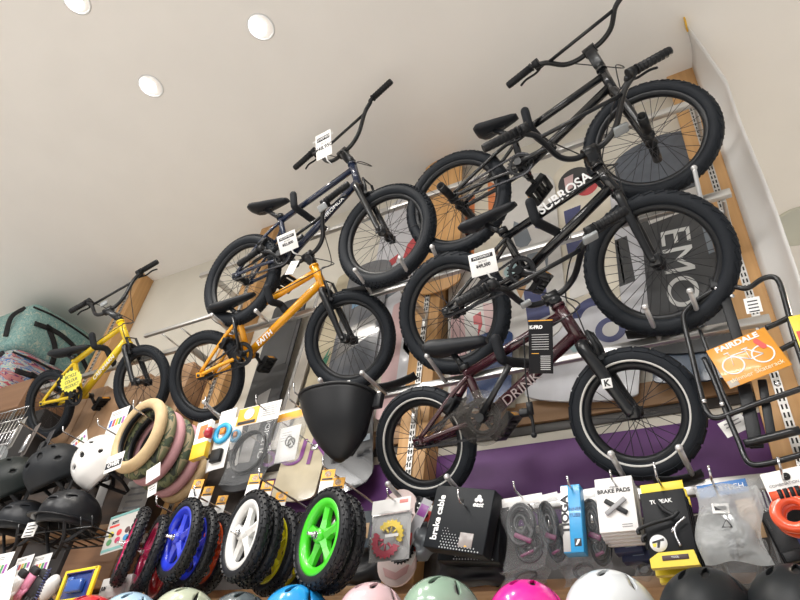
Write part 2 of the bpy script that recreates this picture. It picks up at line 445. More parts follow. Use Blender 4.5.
    for i in range(n_):
        a, b_ = loop[i], loop[(i+1) % n_]; tdir = (b_-a).normalized(); m_ = a.lerp(b_, .5)
        ch.box(m_, ((b_-a).length*.46, .0035 if i % 2 else .0022, .0042), basis(tdir, Vector((0, 1, 0)).cross(tdir)))
    ch.build('chain', SPOKE, root)
    arms = []
    if 'arm' in c:
        e = Vector((c['arm'][0]*s, -.078, c['arm'][1]*s)); am = MB(); b0 = bb+Vector((0, -.066, 0))
        am.tube([b0, b0.lerp(e, .5), e], [.014, .011, .013], 12, flat=.7); am.tube([b0+Vector((0, -.012, 0)), b0+Vector((0, .03, 0))], .017, 14); am.build('crank_arm', BLACK, root)
    if 'ped' in c:
        e = Vector((c['ped'][0]*s, .082, c['ped'][1]*s)); am = MB(); b0 = bb+Vector((0, .066, 0))
        am.tube([b0, b0.lerp(e, .5), e], [.014, .011, .013], 12, flat=.7); am.tube([b0+Vector((0, .012, 0)), b0-Vector((0, .03, 0))], .017, 14); a2 = am.build('crank_arm', BLACK, root)
        K = c.get('pedw', 1.); pd = MB(); pc = e+Vector((0, .052*K, 0));  Mp = Matrix.Rotation(c.get('pedrot', -.75), 3, 'Y')
        for sx in (-1, 1):
            pd.rbox(pc+Mp @ Vector((sx*.04*K, 0, 0)), (.008*K, .046*K, .014*K), .003, Mp); pd.rbox(pc+Mp @ Vector((sx*.018*K, 0, 0)), (.004*K, .042*K, .012*K), .002, Mp)
        for sy in (-1, 1): pd.rbox(pc+Mp @ Vector((0, sy*.044*K, 0)), (.046*K, .006*K, .013*K), .003, Mp)
        pd.tube([e, pc+Vector((0, .05*K, 0))], .012, 12)
        pdo = pd.build('pedal', PLASTIC, root)
        for sx in (-1, 1):
            rf = MB(); rf.rbox(pc+Mp @ Vector((sx*.0485*K, 0, 0)), (.0015, .026*K, .008*K), .001, Mp); rf.build('pedal_reflector', mat('amber_reflector', (.75, .33, .03), .25), pdo)
    # brakes
    if c.get('vbrake'):
        vb = MB(); base = cr.lerp(fa, .28)
        for sd in (-1, 1):
            y_ = Vector((0, sd*(w*.5+.012), 0)); tip = base+u*.105+fw*.035+y_*.95
            vb.tube([base+y_+fw*.022, base+y_+fw*.034+u*.05, tip], [.011, .008, .007], 8); vb.rbox(base+fw*.026+Vector((0, sd*(w*.36), 0))+u*.012, (.024, .008, .007), .003)
            vb.tube([base+y_+fw*.022-Vector((0, sd*.012, 0)), base+y_+fw*.03+Vector((0, sd*.012, 0))], .009, 10)
        vb.tube([base+u*.105+fw*.035+Vector((0, -w*.5, 0)), base+u*.105+fw*.035+Vector((0, w*.55, 0))], .004, 8)
        vb.build('front_brake', PLASTIC, root)
    if c.get('rbrake'):
        rb = MB(); base = st.lerp(ra, .42)
        rb.rbox(base+Vector((.02, 0, -.012)), (.032, w*.5+.022, .014), .006, Matrix.Rotation(-.9, 3, 'Y')); 
        for sd in (-1, 1): rb.tube([base+Vector((.0, sd*(w*.5+.018), -.02)), base+Vector((.055, sd*(w*.5+.012), .012))], [.011, .007], 8)
        rb.build('rear_brake', PLASTIC, root)
    for (al, be_, sz) in c.get('refl', ()):
        b0 = cl+p*al+v*be_*kx; rf = MB(); Mr = basis(v, p)
        rf.rbox(b0+Mr @ Vector((0, -.02, 0)), (.024*sz, .007, .016*sz), .004, Mr); o_ = rf.build('reflector', mat('clear_reflector', (.34, .36, .37), .15, bump=.6, bscale=500), bar)
    FOOT[c['key']] = dict(root=root, M=M, o=o, P=P, frame=frame, bb=bb, wb=wb, r=r, ht=ht, hb=hb, st=st, cl=cl, cg=cg, v=v, p=p, s=s)
    return root
YELP = mat('yellow_frame_paint', (.78, .54, .012), .25, coat=.6)
ORAP = mat('orange_frame_paint', (.86, .37, .006), .25, coat=.6)
NAVP = mat('navy_frame_paint', (.012, .02, .05), .25, coat=.6)
BLKP = mat('gloss_black_frame_paint', (.007, .0075, .009), .2, coat=.4)
MARP = mat('maroon_frame_paint', (.045, .010, .016), .25, coat=.6)
BIKES = [
 dict(key='A', s=1.073, r=.205, q=[-3.6226, 1.7137, 1.5864, .0833, .506, .0421, .7507], mat=YELP, tread='knob', nsp=28, vbrake=1, rbrake=1, tube=1.1, seatth=.036,
      loc=dict(bb=(.275, .005), st=(.222, .212), ht=(.612, .364), hb=(.660, .240), sr=(.03, .284), sn=(.35, .288), cl=(.515, .462)), bar=(.29, .071, -253.8, .605), arm=(.20, .13), ped=(.29, -.045), levers=(1, -1), refl=((.3, -.03, 1.),),
      label='small yellow BMX bicycle with yellow starburst tag, beside the patterned bags'),
 dict(key='B', s=1.06, r=.232, q=[-2.3624, 1.7685, 1.5508, .1195, .5235, .0844, .8336], mat=ORAP, tread='knob', nsp=32, vbrake=1, rbrake=1, seatth=.034, tube=1.1,
      loc=dict(bb=(.27, .052), st=(.242, .245), ht=(.712, .382), hb=(.742, .282), sr=(.08, .318), sn=(.349, .352), cl=(.685, .451)), bar=(.243, -.037, -271.7, .711), arm=(.262, .235), ped=(.285, .005), levers=(1, -1), refl=((.86, .19, 1.1),),
      label='orange BMX bicycle with black saddle and white lettering on its down tube'),
 dict(key='C', s=1.0465, r=.258, q=[-2.153, 1.6188, 2.011, -.0089, .2756, -.0273, .8915], mat=NAVP, tread='knob', vbrake=1, rbrake=1,
      loc=dict(bb=(.31, .036), st=(.241, .281), ht=(.692, .459), hb=(.735, .329), sr=(.015, .410), sn=(.276, .407), cl=(.629, .565)), bar=(.324, .021, 83.4, .72), arm=(.46, .09), ped=(.2, -.02), levers=(-1,),
      label='dark blue BMX bicycle on the upper rail, left of the top black one'),
 dict(key='D', s=.981, r=.265, q=[-.9636, 1.7233, 2.18, -.0098, .3221, -.0203, .8627], mat=BLKP, tread='street', pegs=1, tw=.056,
      loc=dict(bb=(.335, .052), st=(.307, .228), ht=(.738, .407), hb=(.764, .294), sr=(.131, .32), sn=(.336, .352), cl=(.703, .542)), bar=(.189, -.106, 78.9, .736), arm=(.50, .075), ped=(.352, .02), levers=(-1,), pedw=1.2,
      label='black BMX bicycle with axle pegs, topmost of all the bicycles'),
 dict(key='E', s=.962, r=.265, q=[-1.0192, 1.8636, 1.6446, -.0653, .5412, -.0496, .8479], mat=BLKP, tread='street', tw=.06, flange=0,
      loc=dict(bb=(.353, .090), st=(.300, .256), ht=(.718, .412), hb=(.761, .305), sr=(.112, .329), sn=(.366, .389), cl=(.700, .490)), bar=(.194, -.209, 116.9, .778), arm=(.47, .03), ped=(.365, .06), levers=(1, -1), refl=((.16, .12, 1.2),),
      label='black BMX bicycle with large white lettering along its top tube'),
 dict(key='F', s=1.039, r=.205, q=[-1.0763, 1.8275, 1.0249, -.0108, .4886, -.0112, .7541], mat=MARP, tread='slab', nsp=28, stripe=1, vbrake=1, rbrake=1, tw=.057, tube=1.12, forkw=1.25,
      loc=dict(bb=(.262, .055), st=(.213, .218), ht=(.587, .376), hb=(.633, .258), sr=(.062, .325), sn=(.308, .330), cl=(.564, .421)), bar=(.118, -.219, -251., .602), arm=(.40, .21), ped=(.275, .02), levers=(1, -1), refl=((.95, .19, 1.1), (.3, -.11, .8)), ring=.062, seatth=.045, seatw=.07, pedw=1.25,
      label='small maroon BMX bicycle with white-striped tyres on the lowest rail'),
]
for c in BIKES: bike(c)
FO = FOOT
f = FO['A']; add_text_on_tube('CRENHARN', .036, TEXTW, f['frame'], f['bb'], f['hb'], .0225, .55, squash=1.1)
f = FO['B']; add_text_on_tube('FAITH', .040, TEXTW, f['frame'], f['bb'], f['hb'], .0225, .26, bold=.001)
f = FO['C']; add_text_on_tube('CHROMUX', .034, TEXTW, f['frame'], f['bb'], f['hb'], .0205, .66)
f = FO['E']; add_text_on_tube('SUBROSA', .052, TEXTW, f['frame'], f['st'], f['ht'], .017, .655, bold=.0012, squash=1.02)
f = FO['F']; add_text_on_tube('DRINK', .05, mat('faded_print', (.36, .30, .30), .5), f['frame'], f['bb'], f['hb'], .0225, .40, squash=1.1)
b = MB(); f = FO['F']; fk = f['hb'].lerp(Vector((f['wb'], 0, 0)), .62); b.rbox(fk+Vector((-.004, -.080, 0)), (.016, .0012, .016), .001); o = b.build('fork_badge', TEXTW, f['root'])
text('K', .028, INK, o, fk+Vector((-.004, -.082, 0)), bold=.001)
# clear chain guard disc of the small maroon bicycle
b = MB(); b.lathe([(.02, -.056), (.098, -.056), (.100, -.05), (.098, -.053), (.02, -.053)], n=40, c=f['bb']); b.build('chain_guard', film('smoked_guard', (.10, .09, .08), .22, .1), f['root'])
b = MB(); b.prism([(.06, .035), (.10, .03), (f['bb'].x-.03, f['bb'].z+.085), (f['bb'].x-.05, f['bb'].z+.03)], -.058, -.054); b.build('chain_cover', film('smoked_guard'), f['root'])
# tall coil of brake cable with a hand lever hanging at the maroon bicycle
# ------------------------------------------------------------------ the room
CEIL = CZ+3.121; YW = 2.23; YP = 2.12
M_CEIL = mat('ceiling_paint', (.86, .835, .80), .9, noise=.012, nscale=3)
M_WALL = mat('wall_cream', (.74, .70, .61), .75, noise=.02, nscale=4)
b = MB(); b.box((-3.5, 1.5, CEIL+.05), (6.5, 7.5, .05)); struct(b.build('ceiling', M_CEIL))
b = MB(); b.box((-3.5, .0, -.05), (6.5, 6.8, .05)); struct(b.build('floor', mat('floor_vinyl', (.70, .68, .65), .6, noise=.05)))
b = MB(); b.box((-2.03, YW+.05, CEIL/2), (2.19, .05, CEIL/2)); struct(b.build('wall_back', M_WALL))
b = MB(); b.box((-6.9, 3.0, CEIL/2), (2.75, .05, CEIL/2)); b.box((-4.17, YW+.43, CEIL/2), (.05, .36, CEIL/2)); struct(b.build('wall_left', M_WALL))
# bands on the back wall: timber rail, dark strip, cream strip, purple panel
M_TIM = wood('timber_rail', (.30, .17, .085), (.40, .24, .125), 'X', 5)
M_PURP = mat('purple_panel', (.115, .04, .155), .5, noise=.04, spec=.3)
def band(n, nm, z0, z1, y, m, x0=-2.30, x1=.155):
    q = MB(); q.rbox(((x0+x1)/2, (y+YW)/2, CZ+(z0+z1)/2), ((x1-x0)/2, (YW-y)/2, (z1-z0)/2), .002); o = q.build(nm, m); struct(o); return o
band(1, 'trim_1', 1.254, 1.356, YW-.022, M_TIM)
band(2, 'trim_2', 1.213, 1.254, YW-.008, mat('dark_strip', (.05, .045, .04), .5))
band(3, 'trim_3', .84, 1.172, YW-.006, M_PURP)
band(9, 'trim_9', .80, 1.40, YW-.004, mat('dark_backing', (.05, .042, .038), .6, noise=.3), -2.66, -2.27)
# posts of pale timber with slotted steel standards
M_POST = wood('pine_post', (.50, .27, .10), (.62, .36, .15), 'Z', 5)
M_SLOT = mat('slotted_steel', (.55, .54, .52), .4, metal=.7)
M_DARK = mat('slot_shadow', (.015, .015, .015), .8)
PX = [-4.15, -2.73, -1.31, .09]
for i, x in enumerate(PX):
    q = MB(); q.rbox((x, (YP+YW)/2, CEIL/2), (.072 if i else .07, (YW-YP)/2, CEIL/2), .003)
    o = q.build('trim_%d' % (i+4), M_POST); struct(o)
    q = MB(); q.box((x, YP-.004, CZ+1.62), (.014, .004, 1.28)); st = q.build('slotted_standard', M_SLOT)
    tag(st, ['slotted steel strip on the timber post by the patterned bags', 'slotted steel strip on the post behind the dark blue bicycle', 'slotted steel strip on the middle timber post', 'slotted steel strip on the timber post beside the white sheet'][i], 'shelf standard', 'slotted strips on the posts')
    q = MB()
    for k in range(84):
        for sx in (-1, 1): q.box((x+sx*.006, YP-.0085, CZ+.37+k*.03), (.0028, .0012, .009))
    q.build('slots', M_DARK, st)
# white sheet taped at the ceiling beside the right-hand post
sh = bpy.data.meshes.new('sheet'); zt = CEIL-.006
nv = []; nf = []
prof = []
NZ = 24
A0 = (.150, 2.12); 
pT = (.156, 1.85, CEIL-.004); pF = at(727, 80, 1.97); pA = (.150, 2.12)
for i in range(NZ+1):
    for j in range(7):
        h = j/6
        if i <= 5: k = i/5; fx, fy, fz = pT[0]+(pF.x-pT[0])*k, pT[1]+(pF.y-pT[1])*k, pT[2]+(pF.z-pT[2])*k; za = pT[2]+(pF.z-pT[2])*k
        else: k = (i-5)/(NZ-5); fx, fy, fz = pF.x-.012*k, pF.y, pF.z+(CZ+.3-pF.z)*k; za = fz
        bow = .018*math.sin(PI*h)
        nv.append((pA[0]+(fx-pA[0])*h+bow*.8+.004*math.sin(fz*6)*h, pA[1]+(fy-pA[1])*h+bow*.5, za+(fz-za)*h))
for i in range(NZ):
    for j in range(6): a = i*7+j; nf.append((a, a+1, a+8, a+7))
sh.from_pydata(nv, [], nf)
for p_ in sh.polygons: p_.use_smooth = True
sh.materials.append(mat('white_sheet', (.80, .79, .77), .35, coat=.15))
o = link('plastic_sheet', sh); sm = o.modifiers.new('s', 'SOLIDIFY'); sm.thickness = .004
tag(o, 'white hanging plastic sheet beside the right-hand timber post', 'sheet')
q = MB(); t0 = at(684, 19, 1.86); q.box((t0.x, t0.y, CEIL-.02), (.004, .03, .02)); tag(q.build('tape', mat('yellow_tape', (.85, .50, .05), .5)), 'small piece of orange-yellow tape holding the white sheet at the ceiling', 'tape')
# ceiling lamps
def downlight(px, py, label, on=True, r=.068):
    p = atz(px, py, CEIL-.001); t = thing('downlight', label, 'ceiling lamp', (p.x, p.y, CEIL), None, 'ceiling downlights')
    q = MB(); q.lathe([(r*1.12, -.0005), (r*1.10, -.006), (r*.98, -.007), (r*.86, .035), (r*.84, .06), (.001, .062), (.001, .064), (r*1.12, .064)], n=40, axis='Z'); q.build('bezel', mat('lamp_bezel', (.75, .75, .75), .3, metal=.2), t)
    q = MB(); q.lathe([(.001, .0), (r*.55, .0), (r*.62, .012), (r*.62, .03), (.001, .03)], n=32, axis='Z', c=(-r*.22, -r*.1, -.004)); q.build('bulb', mat('lamp_glow', (1, 1, 1), .5, emit=(1, .98, .95), estr=40), t)
    ld = bpy.data.lights.new('downlight_beam', 'SPOT'); ld.energy = 40; ld.spot_size = R_(120); ld.spot_blend = .6; ld.shadow_soft_size = .06; ld.color = (1, .95, .87)
    lo = bpy.data.objects.new('downlight_beam', ld); C.objects.link(lo); lo.location = (p.x, p.y, CEIL-.03)
downlight(261, 27, 'lit round ceiling downlight nearest the dark blue bicycle')
downlight(151, 86, 'lit round ceiling downlight in the middle of the three on the left')
downlight(77, 1, 'lit round ceiling downlight cut off by the top edge of the photo')
p = atz(800, 226, CEIL); q = MB(); q.lathe([(.001, -.004), (.155, -.004), (.165, -.012), (.175, -.010), (.18, -.0005)], n=48, axis='Z'); 
o = q.build('ceiling_speaker', mat('speaker_grille', (.58, .59, .52), .7), None, (p.x, p.y, CEIL)); tag(o, 'pale round ceiling speaker grille right of the white sheet', 'speaker')
# ------------------------------------------------------------------ rack rails
M_RAIL = mat('satin_steel_rail', (.60, .59, .57), .32, metal=.85)
def rail(label, x0, x1, y, z, hy=.012, hz=.016, brackets=()):
    q = MB(); q.rbox(((x0+x1)/2, y, CZ+z), ((x1-x0)/2, hy, hz), .003); o = q.build('rack_rail', M_RAIL); tag(o, label, 'rack rail', 'horizontal steel rails of the bicycle rack')
    for x in brackets:
        k = MB(); k.rbox((x, (y+hy+YP)/2, CZ+z-.002), (.008, (YP-y-hy)/2, .02), .003); k.rbox((x, YP-.012, CZ+z-.02), (.010, .004, .05), .002); k.build('bracket', M_RAIL, o)
    return o
rail('topmost steel rail behind the handlebars of the top bicycles', -2.80, .12, 1.80, 2.40, brackets=[PX[1], PX[2], PX[3]])
rail('steel rail under the wheels of the two top bicycles', -4.25, .12, 1.86, 1.884, brackets=PX)
rail('steel rail under the wheels of the orange bicycle and the white-lettered one', -4.25, .12, 1.955, 1.358, brackets=PX)
rail('lowest steel rail under the small maroon bicycle', -2.80, .12, 2.02, .838, hz=.024, brackets=PX[1:])
# outrigger frame at the left end of the second rail
a0 = atz(152, 334, CZ+1.884); a1 = atz(212, 315.5, CZ+1.884)
q = MB(); yq = (a0.y+a1.y)/2; q.rbox(((a0.x-.06+a1.x)/2, yq, CZ+1.884), ((a1.x-a0.x+.06)/2, .010, .010), .003); fr = q.build('outrigger_bar', M_RAIL)
tag(fr, 'steel bar standing out before the rail between the yellow and orange bicycles', 'rack bar')
q = MB()
for g in (.30, .55, .95): x = a0.x+(a1.x-a0.x)*(g*1.3-.25); q.tube([(x, yq, CZ+1.88), (x, 1.85, CZ+1.88)], .005, 8)
q.build('cross_arm', M_RAIL, fr)
# padded hooks under the top tubes
HK = {'A': (-.02, .455, 'yellow'), 'B': (-.02, .475, 'orange'), 'C': (-.02, .375, 'dark blue'), 'D': (-.02, .40, 'topmost black'), 'E': (-.02, .455, 'white-lettered black'), 'F': (-.02, .37, 'maroon')}
RY = {'A': (1.86, 1.884), 'B': (1.86, 1.884), 'C': (1.80, 2.40), 'D': (1.80, 2.40), 'E': (1.86, 1.884), 'F': (1.955, 1.358)}
for k, (yo, xl, nm) in HK.items():
    f = FO[k]; s = f['s']; X = xl*s
    # underside of the top tube at this place
    g = (X-f['st'].x)/(f['ht'].x-f['st'].x); ztt = f['st'].z+(f['ht'].z-f['st'].z)*g-.035*g
    W = lambda x, y, z: f['M'] @ Vector((x, y, z))+f['o']
    ry, rz = RY[k]; end = Vector((0, ry-.012, CZ+rz)); 
    c0 = W(X, -.058, ztt-.032); c1 = W(X+.008, .02, ztt-.040); tipp = W(X-.006, -.066, ztt+.042)
    end.x = c1.x+.03
    q = MB(); q.tube(spline([tipp, tipp.lerp(c0, .3), tipp.lerp(c0, .75), c0+(c1-c0)*.12, c1, c1.lerp(end, .5), end], 6), .019, 14); q.sphere(tipp, (.019,)*3, u=14, v=8)
    o = q.build('bike_hook', FOAM); tag(o, 'black padded hook carrying the top tube of the %s bicycle' % nm, 'hook', 'padded bicycle hooks')
    q = MB(); q.rbox(end, (.02, .01, .022), .003); q.build('clamp_plate', M_RAIL, o)
PRONG = mat('prong_steel', (.66, .66, .66), .3, metal=.55)
# steel prongs that cradle the wheels
def prong(tip, base, Yb, Yt, label, z=None, r=.0085):
    p1 = at(base[0], base[1], Yb); p0 = at(tip[0], tip[1], Yt)
    q = MB(); q.tube([p0, p0.lerp(p1, .5), p1], r, 10); q.sphere(p0, (r*1.3, r*1.3, r*1.3), u=12, v=8)
    o = q.build('wheel_prong', PRONG); tag(o, label, 'prong', 'steel wheel prongs of the rack')
PR = [((645, 307), (660, 340), 1.97, 'left of two prongs under the front wheel of the white-lettered bicycle'),
      ((690, 291), (703, 326), 1.97, 'right of two prongs under the front wheel of the white-lettered bicycle'),
      ((427, 356), (445, 381), 1.96, 'prong under the rear wheel of the white-lettered bicycle, by the maroon saddle'),
      ((355, 270), (372, 294), 1.87, 'left prong under the front wheel of the dark blue bicycle'),
      ((400, 258), (412, 281), 1.87, 'right prong under the front wheel of the dark blue bicycle'),
      ((432, 247), (441, 268), 1.87, 'prong under the rear wheel of the topmost bicycle'),
      ((212, 315), (233, 333), 1.87, 'left prong under the rear wheel of the dark blue bicycle'),
      ((256, 311), (268, 322), 1.87, 'right prong under the rear wheel of the dark blue bicycle'),
      ((320, 380), (334, 403), 1.96, 'left prong under the front wheel of the orange bicycle'),
      ((362, 373), (386, 394), 1.96, 'right prong under the front wheel of the orange bicycle'),
      ((204, 402), (226, 424), 1.96, 'prong under the rear wheel of the orange bicycle'),
      ((611, 454), (626, 481), 2.01, 'left prong under the front wheel of the maroon bicycle'),
      ((679, 448), (693, 476), 2.01, 'right prong under the front wheel of the maroon bicycle'),
      ((388, 484), (410, 508), 2.01, 'left prong under the rear wheel of the maroon bicycle'),
      ((447, 477), (468, 502), 2.01, 'right prong under the rear wheel of the maroon bicycle'),
      ((141, 404), (160, 420), 1.96, 'prong under the front wheel of the small yellow bicycle')]
for tip, base, Yb, lab in PR: prong(tip, base, Yb-.015, Yb-.25, lab)
# tall bent prong by the topmost bicycle's front wheel
q = MB(); p0 = at(694, 168, 1.66); p1 = at(703, 209, 1.74); p2 = at(722, 212, 1.85)
q.tube(spline([p0, p0.lerp(p1, .8), p1, p1.lerp(p2, .3), p2], 6), .008, 10); q.sphere(p0, (.011, .011, .011)); tag(q.build('wheel_prong', PRONG), 'tall bent prong holding the front wheel of the topmost bicycle', 'prong', 'steel wheel prongs of the rack')
# black wheel trays on the rails
for (pa, pb, Yt, lab) in (((378, 392), (418, 380), 1.93, 'black plastic wheel tray right of the orange bicycle'), ((345, 297), (412, 278), 1.84, 'black plastic wheel tray below the dark blue front wheel'), ((628, 341), (700, 326), 1.935, 'black plastic wheel tray below the white-lettered front wheel'), ((655, 486), (705, 480), 2.0, 'black plastic wheel tray below the maroon front wheel')):
    a, b_ = at(*pa, Yt), at(*pb, Yt); q = MB(); x = (b_-a); L = x.length; Mx = basis(x, (0, -.25, 1)); 
    q.loft([[Mx @ Vector((L*g, -.03+.06*h, .018*abs(2*h-1)**2+.012*(2*g-1)**2-(.004 if k else 0)))+a for h, k in [(0, 0), (.25, 0), (.5, 0), (.75, 0), (1, 0), (1, 1), (.75, 1), (.5, 1), (.25, 1), (0, 1)]] for g in [i/8 for i in range(9)]])
    tag(q.build('wheel_tray', PLASTIC), lab, 'tray', 'black wheel trays')
# ------------------------------------------------------------------ snowboards and skateboards leaning on the wall
def board(label, top, bot, width, Y, m, shapes=(), cat='snowboard', name='snowboard', Yb=None, tip=.5, waist=.0, camt=.02):
    """top/bot: where its two ends appear; stands at distance Y"""
    A = at(*bot, Yb or Y); B = at(*top, Y); ax = B-A; L = ax.length; x = Vector((1, 0, 0)); Mx = basis(ax.cross(Vector((0, 1, 0))) if False else Vector((ax.z, 0, -ax.x)), ax)
    o = thing(name, label, cat, A.lerp(B, .5), Mx, 'boards displayed on the wall')
    h = width/2; pts = []
    n = 12
    for i in range(n+1): a = PI*i/n; pts.append((h*math.cos(a), L/2-h*2*tip+h*2*tip*math.sin(a)))
    if waist: pts += [(-h*(1-waist), 0)]
    for i in range(n+1): a = PI+PI*i/n; pts.append((h*math.cos(a), -L/2+h*2*tip+h*2*tip*math.sin(a)))
    if waist: pts += [(h*(1-waist), 0)]
    q = MB(); q.prism(pts, -.005, .005); d = q.build('deck', m, o)
    for sh_ in shapes:
        kind = sh_[0]
        if kind == 'poly':
            q = MB(); q.prism([(x_*h, z_*L/2) for x_, z_ in sh_[2]], -.0068, -.0045); q.build('graphic', sh_[1], d)
        elif kind == 'disc':
            q = MB(); (cx, cz_, rx, rz) = sh_[2][:4]; top_ = len(sh_[2]); q.prism([(cx*h+rx*h*math.cos(2*PI*i/28), cz_*L/2+rz*h*math.sin(2*PI*i/28)) for i in range(28)], -.0064-.0008*(len(sh_[2])-4), -.0045); q.build('graphic', sh_[1], d)
        elif kind == 'text':
            (_, m_, s_, size, cx, cz_, rot) = sh_; text(s_, size, m_, d, (cx*h, -.0074, cz_*L/2), Matrix.Rotation(rot, 3, 'Y'), 'graphic_lettering', bold=.0, squash=1.25)
    return o
def flat(n, c, r=.4, coat=.3): return mat(n, c, r, noise=.03, coat=coat)
G_W = flat('board_white', (.62, .60, .57)); G_GR = flat('board_slate', (.16, .19, .22)); G_RED = flat('board_red', (.55, .06, .07)); G_NV = flat('board_navy', (.05, .06, .17)); G_BE = flat('board_beige', (.66, .58, .45)); G_DK = flat('board_dark', (.035, .037, .04))
G_SAND = flat('board_sand', (.55, .48, .33)); G_PUR = flat('board_purple', (.22, .05, .25)); G_GRN = flat('board_green', (.07, .28, .18)); G_SIL = mat('board_silver', (.5, .5, .5), .18, metal=.6); G_PK = flat('board_pink', (.62, .42, .42)); G_ORG = flat('board_orange', (.75, .24, .08)); G_CR = flat('board_cream', (.72, .66, .54)); G_TEAL = flat('board_teal', (.40, .56, .58)); G_LG = flat('board_light_grey', (.60, .60, .63)); G_BR = flat('board_tan', (.50, .29, .13))
leaf = [(-.55, .42), (-.1, .30), (.05, .12), (-.2, .02), (-.5, .10), (-.62, .25)]
board('pale board with slate leaf shapes behind the white-lettered bicycle frame', (527, 176), (536, 345), .30, 2.17, G_W, [('poly', G_GR, leaf), ('poly', G_GR, [(-.1, .05), (.25, -.05), (.1, -.35), (-.15, -.12)]), ('poly', G_NV, [(.15, .42), (.5, .38), (.45, .2), (.2, .25)]), ('poly', G_BR, [(-.65, -.30), (.05, -.22), (-.4, -.52)]), ('poly', G_GR, [(.4, .0), (.62, -.05), (.5, -.3)]), ('disc', G_TEAL, (-.65, -.18, .3, .3)), ('poly', G_NV, [(-.3, -.45), (.4, -.35), (.5, -.75), (-.2, -.8)])])
board('board with a black and red round picture behind the white lettering', (578, 158), (590, 350), .29, 2.185, G_CR, [('disc', G_DK, (-.15, .70, .62, .75)), ('disc', G_RED, (.25, .62, .42, .55)), ('poly', G_PK, [(-.55, .78), (-.2, .80), (-.25, .6), (-.5, .62)]), ('poly', G_NV, [(-.6, .38), (.0, .40), (-.1, .20), (-.55, .22)]), ('poly', G_NV, [(-.6, .10), (.5, .12), (.6, -.1), (-.5, -.12)]), ('poly', G_W, [(-.55, -.2), (.6, -.16), (.65, -.5), (-.5, -.55)]), ('disc', G_NV, (.2, -.75, .7, .8)), ('disc', G_LG, (.2, -.75, .4, .45, 0))])
board('tall white board with grey photo panels behind the white-lettered front wheel', (606, 190), (628, 352), .26, 2.19, G_LG, [('poly', G_DK, [(-.25, .25), (.5, .28), (.55, -.28), (-.2, -.32)]), ('poly', G_LG, [(.12, .24), (.18, .24), (.22, -.28), (.16, -.28)]), ('poly', G_GR, [(-.3, .55), (.4, .6), (.45, .5), (-.25, .45)])], tip=.2)
board('dark board with huge pale sideways letters behind the front wheel', (680, 190), (704, 352), .36, 2.15, G_DK, [('text', mat('pale_print', (.58, .58, .56), .5), 'EMO', .170, -.28, -.02, PI/2), ('text', INKG, 'SALOMON', .03, -.1, .74, .12), ('poly', G_W, [(-.9, .90), (.55, .99), (.6, .72), (-.8, .60)]), ('poly', G_GR, [(.35, .45), (.8, .48), (.85, .1), (.4, .05)])], tip=.12)
board('dark grey rounded board seen through the topmost front wheel', (655, 138), (700, 300), .44, 2.2, mat('board_slate_print', (.10, .115, .14), .4, noise=.1), [('poly', G_BR, [(-.1, .18), (.5, .33), (.45, .26)])], tip=.28)
board('white board with a red flame and a dark bar below the topmost rear wheel', (478, 168), (484, 305), .24, 2.19, G_CR, [('poly', G_ORG, [(-.75, .5), (-.2, .62), (-.35, -.35), (-.7, -.4)]), ('poly', G_RED, [(-.75, .2), (-.45, .3), (-.5, -.35), (-.72, -.4)]), ('poly', mat('board_brown', (.16, .09, .06), .5), [(-.7, -.5), (.8, -.38), (.8, -.52), (-.7, -.64)]), ('poly', G_ORG, [(.5, .7), (.85, .6), (.8, .1), (.45, .2)])], tip=.3)
board('pink and white board with a red mark behind the white-lettered rear wheel', (472, 262), (476, 398), .27, 2.18, G_W, [('poly', G_PK, [(-.9, .3), (-.4, .35), (-.2, -.9), (-.9, -.9)]), ('poly', G_PK, [(.4, .25), (.9, .2), (.9, -.4), (.5, -.4)]), ('poly', G_RED, [(.0, .1), (.3, .14), (.35, -.05), (.15, -.22), (.2, -.04), (.02, -.02)])], tip=.15)
board('dark blue glossy board above the timber rail, left of the maroon frame', (492, 332), (488, 408), .21, 2.16, flat('board_blue', (.03, .06, .16), .15, .8), [('poly', G_LG, [(-.8, .2), (.3, .45), (.2, .3), (-.8, .05)]), ('poly', G_BR, [(-.9, .9), (-.5, .95), (-.7, .2), (-.95, .1)])], tip=.2)
board('wide pale grey board with a teal point above the timber rail', (588, 318), (578, 402), .46, 2.175, G_LG, [('poly', G_TEAL, [(-.35, .35), (.1, .5), (-.05, -.05)]), ('disc', G_NV, (.45, .65, .28, .28)), ('disc', G_W, (.45, .65, .15, .16, 0))], tip=.08)
board('navy board standing low beside the carrier rack', (690, 318), (697, 382), .30, 2.16, flat('board_blue_grey', (.035, .06, .10), .3), [('poly', G_DK, [(-.95, .5), (-.3, .6), (-.3, .2), (-.95, .1)])], tip=.08)
board('grey board with red slashes behind the dark blue front wheel', (408, 196), (378, 370), .30, 2.18, G_LG, [('poly', G_RED, [(-.7, .12), (.05, .22), (.0, .12), (-.7, .02)]), ('poly', G_RED, [(.4, .3), (.9, .45), (.85, .1), (.3, .15)]), ('poly', G_GR, [(-.7, -.1), (.6, .1), (.6, -.2), (-.8, -.35)])], tip=.4)
board('blue and grey glossy board seen through the orange front wheel', (372, 262), (345, 395), .29, 2.16, mat('board_gloss_grey', (.16, .17, .19), .12, noise=.3, nscale=4, coat=1.), [('poly', flat('board_sky', (.22, .38, .55), .2), [(-.6, .55), (.2, .75), (.4, .35), (-.5, .25)]), ('poly', G_SIL, [(-.8, -.1), (.8, .1), (.8, -.2), (-.8, -.5)])], tip=.25)
board('pink-edged grey board between the orange bicycle and the middle post', (408, 300), (390, 420), .17, 2.17, G_PK, [('poly', G_LG, [(.0, .9), (.9, .8), (.9, -.9), (.1, -.9)]), ('poly', G_GR, [(.2, .6), (.9, .5), (.9, -.1), (.2, .1)])], tip=.15)
